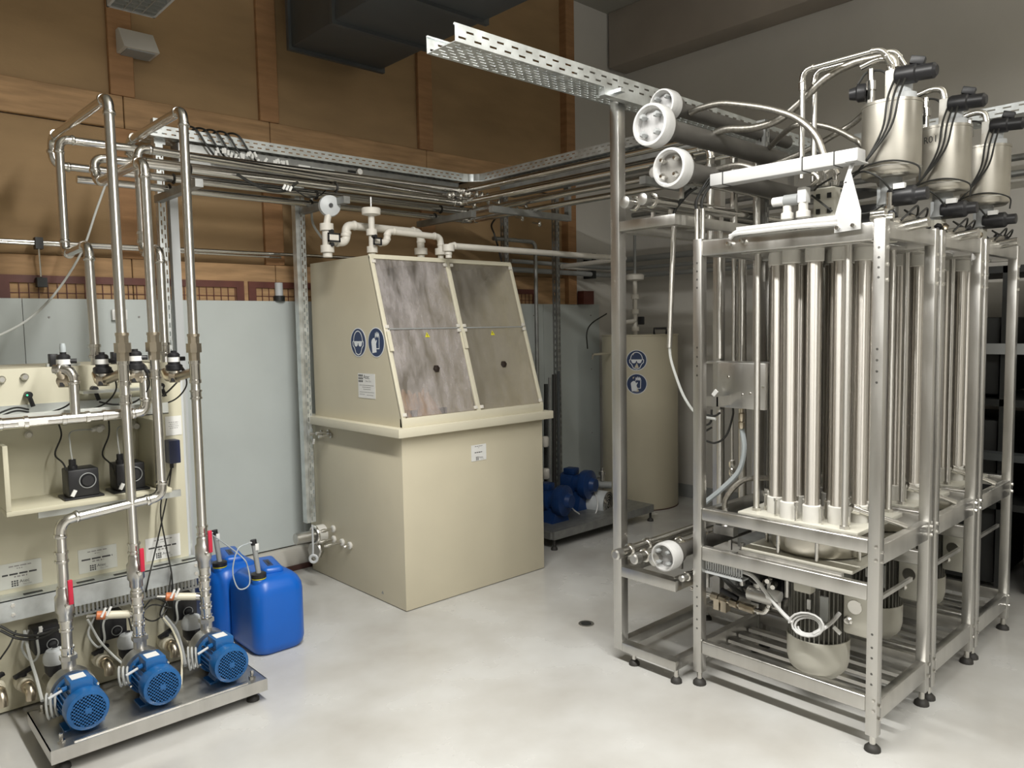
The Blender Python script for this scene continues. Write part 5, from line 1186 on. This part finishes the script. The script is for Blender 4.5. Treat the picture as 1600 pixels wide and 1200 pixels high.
# clutter below the drum, left of the motor
def clutter(dx, lab_, full):
    t = thing('valve_block', lab_, 'valve', (3.0+dx, 1.68, .3), 'valve blocks under the modules')
    MB().lathe([(.06, 0), (.065, .02), (.065, .09), (.04, .11)], (3.0+dx, 1.66, .50), (0, 0, 1), 18).build('black_body', 'black', t)
    MB().cyl((2.97+dx, 1.66, .43), (2.97+dx, 1.66, .5), .03, n=12).build('neck', 'steelb', t)
    MB().cyl((2.95+dx, 1.70, .43), (2.95+dx, 1.58, .43), .032, n=14).build('cylinder', 'steelb', t)
    MB().bb(3.05+dx, 3.13+dx, 1.60, 1.72, .38, .62).build('block', 'dark', t, bevel=.01)
    MB().cyl((2.93+dx, 1.60, .455), (2.93+dx, 1.545, .452), .024, n=14).build('silver_end', 'whitep', t)
    for k, y in enumerate((1.575, 1.60, 1.625)): MB().lathe([(.013, 0), (.015, .02), (.010, .03), (.010, .05)], (2.94+dx, y, .50+.02*(k % 2)), (-1, -.3, 0), 8).build('fitting', 'steel', t)
    for k, y in enumerate((1.53, 1.61, 1.74)): MB().cyl((2.96+dx, y, .45), (2.96+dx, y, .64), .012, n=8).build('riser', 'steelb', t)
    for k in range(3): cable('lead', None, [(2.95+dx, 1.75-.05*k, .60), (2.90+dx, 1.72-.05*k, .53-.02*k), (2.93+dx, 1.62, .50), (2.96+dx, 1.56, .57)], .006, parent=t)
    if full:
        MB().bb(3.06, 3.16, 1.76, 1.86, .42, .50).build('beige_foot', 'cowl', t, bevel=.008)
clutter(0, 'black and steel valve block below the drum of the front module', True)
clutter(DX, 'black and steel valve block below the drum of the middle module', False)
t = thing('gear_unit', 'dark drive unit with black cables hanging under the front drum left of the motor', 'drive', (3.12, 1.6, .62))
for px, py, w_, h_, mm in ((1163, 905, .07, .09, 'black'), (1190, 905, .05, .06, 'dark'), (1215, 915, .05, .08, 'black'), (1180, 935, .05, .05, 'black'), (1212, 945, .05, .05, 'steelb'), (1140, 905, .06, .05, 'greyp')):
    c = at(px, py, x=3.02); MB().bb(3.02, 3.10, c.y-w_/2, c.y+w_/2, c.z-h_/2, c.z+h_/2).build('housing', mm, t, bevel=.008)
for px, py in ((1150, 893), (1172, 888), (1198, 893), (1206, 930), (1168, 925), (1226, 905), (1190, 920)):
    c = at(px, py, x=3.0); MB().lathe([(.008, 0), (.012, .008), (.012, .02), (.007, .024), (.007, .045)], c, (-.5, -.4, .6), 8).build('fitting', 'steel', t)
for k_, pts in enumerate(([(1120, 890), (1140, 912), (1160, 915), (1185, 895)], [(1150, 900), (1168, 932), (1195, 925), (1205, 900)], [(1195, 890), (1210, 930), (1228, 935), (1238, 905)], [(1175, 890), (1180, 915), (1200, 912), (1222, 892)])):
    cable('drive_lead', None, [at(*p, x=2.98) for p in pts], .005, parent=t)
MB().bb(3.02, 3.2, 1.56, 1.80, .60, .638).build('mounting_plate', 'galvd', t)
t = thing('drain_pipe', 'steel drain pipe with valves running under the front module', 'pipe', at(1130, 935, x=2.98))
q0, q1 = at(1080, 920, x=2.98), at(1205, 962, x=2.98)
d = (q1-q0); run(t, [q0, q1-d*.07, q1+V((0, -.01, .09))], .011, .03)
for f in (.32, .42, .56, .68, .76): MB().lathe([(.012, -.02), (.02, -.018), (.02, .018), (.012, .02)], q0+d*f, d, 8).build('valve_nut', 'brass', t)
for f in (.36, .45): MB().bb(q0.x-.02, q0.x+.02, (q0+d*f).y-.014, (q0+d*f).y+.014, (q0+d*f).z-.05, (q0+d*f).z).build('branch', 'brass', t)
MB().box(q0+d*.5+V((0, 0, .035)), (.02, .09, .018), 0, .25).build('lever', 'black', t, bevel=.003)
cable('black_hose', 'thick black hose sagging under the comb duct of the front module', [at(1102, 888, x=2.95), at(1125, 898, x=2.95), at(1140, 912, x=2.95), at(1158, 928, x=2.95), at(1185, 935, x=2.95)], .012, 'cable', 'hose')
# square beam with clamp left of the drum
t = thing('clamp_beam', 'dark square steel beam with clamp behind the low beam of the front module', 'beam', at(1150, 860, x=3.0))
MB().bb(2.98, 3.9, 1.80, 1.85, .655, .695).build('beam', 'galvd', t)
MB().bb(2.95, 2.99, 1.78, 1.88, .66, .70).lathe([(.018, .70), (.012, .71), (.012, .78)], (2.97, 1.83, 0), (0, 0, 1), 10).build('clamp', 'steelb', t)
cable('braided_hose', 'short braided hose rising from the clamp beam', [(2.97, 1.83, .74), (2.97, 1.83, .82), (3.02, 1.78, .90), (3.10, 1.72, .91), (3.2, 1.68, .89)], .012, 'hose', 'hose')
# ---------------------------------------------------------------- top of the machine
t = thing('cable_duct', 'bright white cable duct mounted above the front module', 'duct', (2.86, 1.5, 2.18))
a = at(1109, 284, x=2.85); b = at(1340, 247, x=2.85)
MB().bb(2.85, 2.92, b.y, a.y, 2.182, 2.232).build('duct_body', 'duct', t, bevel=.003)
for f in (.10, .66, .86): y = a.y+(b.y-a.y)*f; MB().bb(2.848, 2.922, y-.002, y+.002, 2.18, 2.2345).build('cover_joint', 'dark', t)
t = thing('bracket_plate', 'white triangular bracket plate bolted to the top beam of the front module', 'bracket', (2.8, 1.22, 1.9))
P = [(2.795, 1.276, 1.925), (2.795, 1.180, 1.930), (2.795, 1.180, 1.995), (2.795, 1.218, 2.135), (2.795, 1.232, 2.135), (2.795, 1.276, 1.985)]
MB().prism(P, (.004, 0, 0)).build('plate', 'duct', t, bevel=.001)
MB().prism([(2.795, 1.232, 2.10), (2.795, 1.243, 2.10), (2.85, 1.243, 2.18), (2.85, 1.225, 2.18)], (0, 0, .004)).bb(2.80, 2.90, 1.20, 1.245, 2.176, 2.181).build('bent_flange', 'duct', t)
mb = MB(); bolt(mb, (2.795, 1.262, 1.942), (-1, 0, 0), .008, .012); bolt(mb, (2.795, 1.205, 1.945), (-1, 0, 0), .008, .012); mb.build('bolt', 'steel', t)
t = thing('flat_bar', 'white flat bar lying on the top beam of the front module', 'bar', (2.83, 1.5, 1.98))
a = at(1150, 352, x=2.82); b = at(1300, 334, x=2.82); MB().bb(2.82, 2.90, b.y-.05, a.y, 1.975, 1.993).build('bar', 'duct', t, bevel=.002)
for k in (0, 1):
    cable('white_hose', ('upper', 'lower')[k] + ' white hose draped over the top beam of the front module', [at(1141, 372-k*3, x=2.80), at(1152, 362+k*3, x=2.79), at(1180, 357+k*5, x=2.785), at(1240, 350+k*5, x=2.785), at(1300, 344+k*6, x=2.79), at(1312, 343+k*6, x=2.84)], .0085, 'whitecab', 'hose', group='white hoses on the top beam')
t = thing('beam_bolts', 'two hex bolts in the left of the top beam', 'bolt', (2.81, 1.75, 1.93))
for px, py in ((1140, 381), (1160, 377)): p = at(px, py, x=2.81); mb = MB(); bolt(mb, p, (-1, 0, 0), .009, .016); mb.build('bolt', 'steel', t)
# conduit tubes with cables
def conduit(px, y0, y1, x, label, r=.010, below=None, m='cable'):
    a = at(px[0], y0, x=x); b = at(px[1], y1, x=x); t = thing('conduit_tube', label, 'tube', b, 'steel conduit tubes')
    MB().cyl(a, b, r, n=14).build('tube', 'pipe_ground', t)
    for k in range(2): cable('cable_tail', None, [a+V((0, 0, -.02)), a+V((0, .004*k, .04)), a+V((.03, -.03-.02*k, .12)), a+V((.05, -.06-.03*k, .15))], r*.5, parent=t)
    if below: cable('cable_tail', None, [b+V((0, 0, .02))] + [at(*p, x=x) for p in below], r*.55, m, parent=t)
    return t
conduit((1089, 1089), 327, 545, 2.86, 'bright conduit tube beside the left front post, left of the pair', below=[(1088, 552), (1085, 580), (1088, 620)])
conduit((1098, 1098), 326, 545, 2.86, 'bright conduit tube beside the left front post, right of the pair', below=[(1097, 552), (1090, 580), (1090, 615)])
conduit((1053, 1046), 348, 543, 2.92, 'single steel conduit tube hanging under the upper rack beam', below=[(1048, 560), (1057, 590), (1070, 622), (1090, 648), (1118, 655)], m='greycab', r=.012)
t = thing('upright_pipe', 'steel upright pipe behind the left front post', 'pipe', (3.0, 1.8, .6))
for k, (px, y0, y1, x, r) in enumerate(((1096, 646, 868, 2.95, .011), (1125, 640, 805, 3.15, .015), (1125, 345, 560, 3.15, .014), (1147, 380, 570, 3.3, .011), (1144, 655, 730, 3.2, .007), (1160, 390, 800, 3.35, .02))):
    MB().cyl(at(px, y0, x=x), at(px, y1, x=x), r, n=12).build('pipe', 'pipe_ground', t)
c = at(1144, 728, x=3.2); MB().lathe([(.010, -.05), (.015, -.04), (.015, -.015), (.011, -.01), (.016, 0), (.016, .02), (.01, .03)], c, (0, 0, 1), 8).build('union', 'steel', t)
# steel junction box
t = thing('steel_junction_box', 'steel electrical box between the left front post and the tubes', 'junction box', (3.1, 1.85, 1.2))
a = at(1121, 566, x=3.0); b = at(1196, 563, x=3.0); zl = at(1121, 636, x=3.0).z
MB().bb(3.0, 3.14, b.y, a.y, zl, a.z).build('box', 'steelb', t, bevel=.004)
c = at(1088, 563, x=3.0); MB().bb(3.0, 3.14, a.y, c.y, a.z-.006, a.z).build('lid_flange', 'steelb', t)
c2 = at(1084, 630, x=2.9); MB().bb(2.9, 2.905, at(1121, 630, x=2.9).y, c2.y, at(1100, 634, x=2.9).z, at(1100, 619, x=2.9).z).bb(2.9, 3.0, at(1121, 630, x=2.9).y, at(1121, 630, x=2.9).y+.005, at(1100, 634, x=2.9).z, at(1100, 619, x=2.9).z).build('lower_bracket', 'steelb', t)
MB().box(at(1117, 614, x=2.98), (.006, .018, .03), 0, .7).build('cable_tag', 'whitep', t)
mb = MB()
for px, py in ((1138, 589), (1160, 617), (1172, 615), (1182, 610), (1192, 605)): p = at(px, py, x=3.0); mb.lathe([(.006, 0), (.005, .003)], p, (-1, 0, 0), 10)
mb.build('screw', 'steel', t, kind='stuff')
for k, pts in enumerate(([(1085, 635), (1095, 645), (1115, 650), (1125, 645)], [(1085, 655), (1095, 665), (1110, 660), (1112, 640)], [(1084, 676), (1095, 677), (1112, 668)], [(1100, 688), (1118, 692), (1135, 680), (1145, 650), (1145, 634)])):
    cable('loop_lead', None, [at(*p, x=3.02+.02*k) for p in pts], .005, parent=t)
cable('pale_hose', 'pale plastic hose curving from the brass fitting down behind the middle beam', [at(1159, 668, x=3.1), at(1163, 700, x=3.1), at(1155, 735, x=3.1), at(1130, 762, x=3.08), at(1102, 785, x=3.05)], .012, 'clearhose', 'hose')
t = thing('brass_fitting', 'stack of brass fittings under the steel electrical box', 'fitting', at(1158, 660, x=3.1))
MB().lathe([(.012, 0), (.016, .01), (.016, .03), (.010, .035), (.014, .05), (.014, .07), (.009, .075), (.009, .11)], at(1159, 670, x=3.1), (0, 0, 1), 8).build('nipple', 'brass', t)
# hoses over the machine
def hose(name, label, pts, r=.014, m='hose'): return cable(name, label, pts, r, m, 'hose', n=10, group='braided hoses')
hose('braided_hose', 'braided hose arching from the frosted flange to the white duct', [at(1078, 176, x=2.95), at(1095, 169, x=2.95), at(1125, 162, x=2.95), at(1160, 164, x=2.95), at(1205, 171, x=2.95), at(1245, 185, x=2.95), at(1275, 212, x=2.95), at(1290, 250, x=2.95)])
hose('braided_hose', 'long braided hose sweeping up to the top of the first vessel', [at(1108, 212, x=3.05), at(1135, 202, x=3.05), at(1175, 200, x=3.05), at(1215, 188, x=3.05), at(1250, 160, x=3.05), at(1290, 122, x=3.05), at(1330, 100, x=3.07), at(1365, 91, x=3.08), at(1388, 88, x=3.08), at(1397, 93, x=3.08), at(1399, 106, x=3.08)], .016)
hose('braided_hose', 'short braided hose lying behind the left end of the white duct', [at(1102, 268, x=2.98), at(1125, 263, x=2.98), at(1155, 258, x=2.98), at(1180, 265, x=2.98), at(1195, 275, x=2.99)], .014)
hose('braided_hose', 'braided hose passing left of the first vessel at mid height', [(3.62, 2.03, 2.45), at(1235, 200, x=3.3), at(1265, 194, x=3.3), at(1300, 200, x=3.3), at(1330, 215, x=3.3), at(1350, 232, x=3.3), (3.12, 1.22, 2.08)], .013)
hose('braided_hose', 'straight braided hose rising behind the first vessel', [(3.42, 2.12, 2.3), at(1250, 240, x=3.42), at(1300, 213, x=3.4), at(1330, 195, x=3.4), at(1360, 176, x=3.35), (3.18, 1.22, 2.32)], .013)
for k, (px, py, x, lab_) in enumerate(((1254, 110, 3.0, 'front'), (1273, 112, 3.12, 'rear'))):
    e = at(px, py, x=x); t = thing('riser_pipe', '%s of two thin steel riser pipes bending towards the first vessel' % lab_, 'pipe', (x, e.y, 2.2), 'steel riser pipes')
    run(t, [(x, e.y, 2.18), (x, e.y, e.z), (x, 1.20, e.z), (x+.02, 1.17, e.z-.06)], .011, .035)
    MB().lathe([(.014, 0), (.014, .03)], (x, e.y, e.z-.08), (0, 0, 1), 10).build('coupling', 'steel', t)
# valve group on the head plate
t = thing('valve_manifold', 'white and grey valve manifold on top of the front module', 'valve', (3.0, 1.45, 1.9))
def vcol(px, py0, py1, x, r, m, nm='nozzle'):
    b = at(px, py0, x=x); MB().lathe([(r, 0), (r*1.25, .006), (r*1.25, .03), (r*.85, .034), (r*.85, at(px, py1, x=x).z-b.z)], b, (0, 0, 1), 14).build(nm, m, t)
vcol(1230, 345, 322, 2.95, .02, 'cupm'); vcol(1255, 342, 298, 2.95, .022, 'cupm')
c = at(1232, 313, x=2.95); MB().cyl(c+V((0, .065, 0)), c+V((0, .012, 0)), .019, n=16).build('white_coil', 'whitep', t); MB().cyl(c+V((0, .015, 0)), c+V((0, -.045, 0)), .023, n=16).build('grey_coil', 'greyp', t)
c = at(1256, 305, x=2.95); MB().bb(c.x-.02, c.x+.02, c.y-.018, c.y+.018, c.z-.03, c.z+.03).build('white_block', 'whitep', t, bevel=.003)
a = at(1270, 335, x=3.05); b = at(1305, 290, x=3.05); mb = MB().bb(3.05, 3.16, b.y, a.y, 1.93, b.z); mb.build('beige_block', 'cowl', t, bevel=.006)
mh = MB()
for j in range(3):
    for i in range(2):
        y = a.y+(b.y-a.y)*(.25+.5*i); z = 1.96+(b.z-1.96)*(.15+.33*j); mh.bb(3.045, 3.0505, y-.008, y+.008, z-.010, z+.010)
mh.build('block_ports', 'dark', t, kind='stuff')
for px in (1290, 1305, 1275): c = at(px, 290, x=3.06); MB().lathe([(.014, 0), (.018, .015), (.012, .02), (.012, .07)], c, (0, 0, 1), 10).build('hose_tail', 'steel', t)
for k, pts in enumerate(([(1265, 270), (1275, 274), (1278, 282), (1268, 290)], [(1310, 272), (1302, 262), (1290, 270)])): cable('tube_bend', None, [at(*p, x=3.02) for p in pts], .008, 'hose', parent=t)
for k, pts in enumerate(([(1300, 330), (1285, 318), (1268, 305)], [(1300, 278), (1280, 290), (1272, 298)], [(1340, 335), (1360, 332), (1380, 320)])): cable('lead', None, [at(*p, x=3.0) for p in pts], .004, parent=t)
t = thing('black_manifold', 'dark motor unit and round plate under the first steel vessel', 'valve', (3.2, 1.3, 1.9))
c = at(1350, 322, x=3.1); MB().bb(3.1, 3.2, c.y-.05, c.y+.04, 1.92, 2.06).build('body', 'black', t, bevel=.01)
a = at(1340, 300, x=3.2); MB().lathe([(.125, 0), (.125, .012)], (3.22, 1.42, 2.12), (0, 0, 1), 36).build('round_plate', 'dark', t)
MB().cyl((3.0, 1.22, 1.955), (3.0, 1.22, 2.0), .01, n=10).cyl((3.02, 1.17, 2.03), (3.02, 1.17, 2.08), .012, n=10).lathe([(.02, 0), (.02, .01)], (3.02, 1.17, 2.02), (0, 0, 1), 10).build('pin', 'steel', t, kind='stuff')
MB().cyl((2.86, 1.17, 1.985), (2.86, 1.12, 1.985), .014, n=10).cyl((2.88, 1.18, 1.975), (2.88, 1.10, 1.975), .012, n=10).build('stub', 'steel', t)
# ---------------------------------------------------------------- steel vessels
def vessel():
    vx, vy = 3.08, 1.19; r = .104
    t = thing('steel_vessel', '', 'vessel', (vx, vy, 1.9), 'steel vessels above the modules')
    MB().lathe([(r*.86, 2.17), (r*.98, 2.18), (r, 2.19), (r, 2.435), (r*1.02, 2.436), (r*1.02, 2.446), (r*.96, 2.447)], (vx, vy, 0), (0, 0, 1), 48).build('shell', 'steeld', t, angle=50)
    MB().torus((vx, vy, 2.205), (0, 0, 1), r*1.0, .0025, 40, 6).build('weld_seam', 'steelb', t)
    MB().lathe([(.05, 2.07), (.04, 2.10), (.04, 2.17)], (vx, vy, 0), (0, 0, 1), 16).build('bottom_neck', 'greyp', t)
    MB().bb(vx-.03, vx+.03, vy-.005, vy+.04, 2.06, 2.14).build('valve_block', 'greyl', t, bevel=.004)
    mb = MB().lathe([(.034, 0), (.036, .01), (.036, .09), (.024, .10), (.024, .135)], (vx-.02, vy-.005, 2.095), (0, -1, 0), 16); mb.build('bottom_actuator', 'black', t, bevel=.002)
    MB().bb(vx-.055, vx-.035, vy-.07, vy-.03, 2.12, 2.14).build('actuator_tag', 'whitep', t)
    MB().lathe([(.05, 1.93), (.045, 1.96), (.055, 1.97), (.05, 2.0), (.035, 2.005), (.035, 2.06)], (vx-.0, vy+.02, 0), (0, 0, 1), 8).build('lower_coupling', 'cowl', t)
    MB().cyl((vx-.06, vy+.02, 1.965), (vx-.06, vy-.16, 1.985), .020, n=12).build('side_pipe', 'steel', t)
    # top fittings
    MB().lathe([(.014, 0), (.014, .05), (.020, .052), (.020, .085), (.012, .09), (.012, .13)], (vx-.06, vy+.055, 2.447), (0, 0, 1), 12).build('relief_valve', 'steel', t)
    MB().lathe([(.018, 0), (.018, .06), (.013, .065), (.013, .12)], (vx-.03, vy+.07, 2.447), (0, 0, 1), 12).build('nozzle', 'steelb', t)
    MB().lathe([(.030, 0), (.034, .006), (.034, .03), (.026, .036), (.020, .06)], (vx-.05, vy+.075, 2.50), (-.3, 1, 0), 14).build('round_sensor', 'black', t)
    MB().torus((vx-.06, vy+.062, 2.50), (-.4, 1, 0), .036, .004, 20, 6).build('sensor_ring', 'cable', t)
    MB().bb(vx-.06, vx-.02, vy-.03, vy+.005, 2.50, 2.56).build('white_block', 'cupm', t, bevel=.005)
    MB().lathe([(.022, 0), (.022, .06)], (vx-.04, vy-.012, 2.447), (0, 0, 1), 12).build('white_neck', 'pvc', t)
    mb = MB().lathe([(.030, 0), (.034, .01), (.034, .07), (.028, .075), (.028, .13), (.018, .14)], (vx-.04, vy-.03, 2.535), (0, -1, -.08), 14); mb.build('top_actuator', 'black', t)
    MB().box((vx-.03, vy-.10, 2.575), (.035, .05, .03), .2, .3).build('actuator_cap', 'black', t, bevel=.004)
    MB().lathe([(.045, 0), (.045, .025), (.03, .03), (.03, .06)], (vx-.01, vy-.045, 2.447), (0, 0, 1), 16).build('flange', 'greyl', t)
    MB().sweep(smooth([(vx-.04, vy+.10, 2.60), (vx-.04, vy+.04, 2.612), (vx-.04, vy, 2.60), (vx-.04, vy-.012, 2.56)], 5), .014, 12).build('inlet_bend', 'steel', t)
    for k in range(3): cable('lead', None, [(vx-.05, vy-.03-.02*k, 2.53), (vx-.12, vy-.03-.02*k, 2.44), (vx-.125, vy-.015-.014*k, 2.33), (vx-.12, vy+.05, 2.22), (vx-.10, vy+.11, 2.17)], .0042, parent=t)
    cable('lead', None, [(vx-.11, vy+.10, 2.19), (vx-.115, vy+.02, 2.215), (vx-.10, vy-.06, 2.215), (vx-.06, vy-.12, 2.19), (vx-.05, vy-.12, 2.14)], .0035, parent=t)
    cable('lead', None, [(vx-.11, vy+.10, 2.18), (vx-.12, vy+.05, 2.19), (vx-.10, vy+.0, 2.16), (vx-.06, vy-.03, 2.11)], .004, parent=t)
    cable('lead', None, [(vx-.07, vy+.10, 2.53), (vx-.06, vy+.07, 2.57), (vx-.05, vy+.02, 2.565), (vx-.05, vy-.01, 2.53)], .0045, parent=t)
    return t
v0 = vessel(); v0.location.z -= .028; v0['label'] = 'steel vessel with black actuators, first and largest in view'
v1 = clone(v0, (DX, 0, 0), 'steel vessel in the middle with faint lettering on its shell')
clone(v0, (2*DX, 0, 0), 'steel vessel at the right photo edge, last of three')
vs, fs = text_mesh('R01', .04)
vx, vy = 3.08+DX, 1.19; r = .1045; a0 = math.atan2(.35, -.9)
q = at(1457, 224, x=3.56); a0 = math.atan2(q.y-vy, q.x-vx)
mb = MB(); mb.add([V((vx+r*math.cos(a0+x/r), vy+r*math.sin(a0+x/r), 2.36+y)) for x, y, _ in vs], fs); mb.build('lettering', 'ink', v1, flat=True)
for i in range(1):
    pass
# small fittings along the module tops
rnd = random.Random(9)
for k in range(3):
    t = thing('top_fittings', ('cluster of small fittings on the right top corner of the front module', 'cluster of small fittings on the right top corner of the middle module', 'cluster of small fittings on the right top corner of the rearmost module')[k], 'fitting', (3.15+DX*k, 1.2, 1.96), 'fittings on the module tops')
    for j in range(5):
        x, y = 2.98+DX*k+rnd.uniform(0, .3), 1.13+rnd.uniform(0, .12); MB().lathe([(.014, 0), (.018, .015), (.012, .02), (.012, .04), (.018, .045), (.01, .06)], (x, y, 1.955), (rnd.uniform(-.4, .4), rnd.uniform(-.4, .4), 1), 8).build('fitting', rnd.choice(['black', 'steel', 'brass', 'black']), t)
    cable('tube', None, [(2.96+DX*k, 1.14, 1.965), (3.1+DX*k, 1.12, 1.985), (3.22+DX*k, 1.16, 1.99), (3.3+DX*k, 1.25, 1.97)], .012, 'hose', parent=t)
    for j in range(2): cable('lead', None, [(3.0+DX*k+.1*j, 1.12, 1.97), (3.1+DX*k+.1*j, 1.10, 2.03), (3.2+DX*k+.08*j, 1.14, 2.0), (3.25+DX*k, 1.2, 2.04)], .004, parent=t)
# ---------------------------------------------------------------- dark equipment in the far right
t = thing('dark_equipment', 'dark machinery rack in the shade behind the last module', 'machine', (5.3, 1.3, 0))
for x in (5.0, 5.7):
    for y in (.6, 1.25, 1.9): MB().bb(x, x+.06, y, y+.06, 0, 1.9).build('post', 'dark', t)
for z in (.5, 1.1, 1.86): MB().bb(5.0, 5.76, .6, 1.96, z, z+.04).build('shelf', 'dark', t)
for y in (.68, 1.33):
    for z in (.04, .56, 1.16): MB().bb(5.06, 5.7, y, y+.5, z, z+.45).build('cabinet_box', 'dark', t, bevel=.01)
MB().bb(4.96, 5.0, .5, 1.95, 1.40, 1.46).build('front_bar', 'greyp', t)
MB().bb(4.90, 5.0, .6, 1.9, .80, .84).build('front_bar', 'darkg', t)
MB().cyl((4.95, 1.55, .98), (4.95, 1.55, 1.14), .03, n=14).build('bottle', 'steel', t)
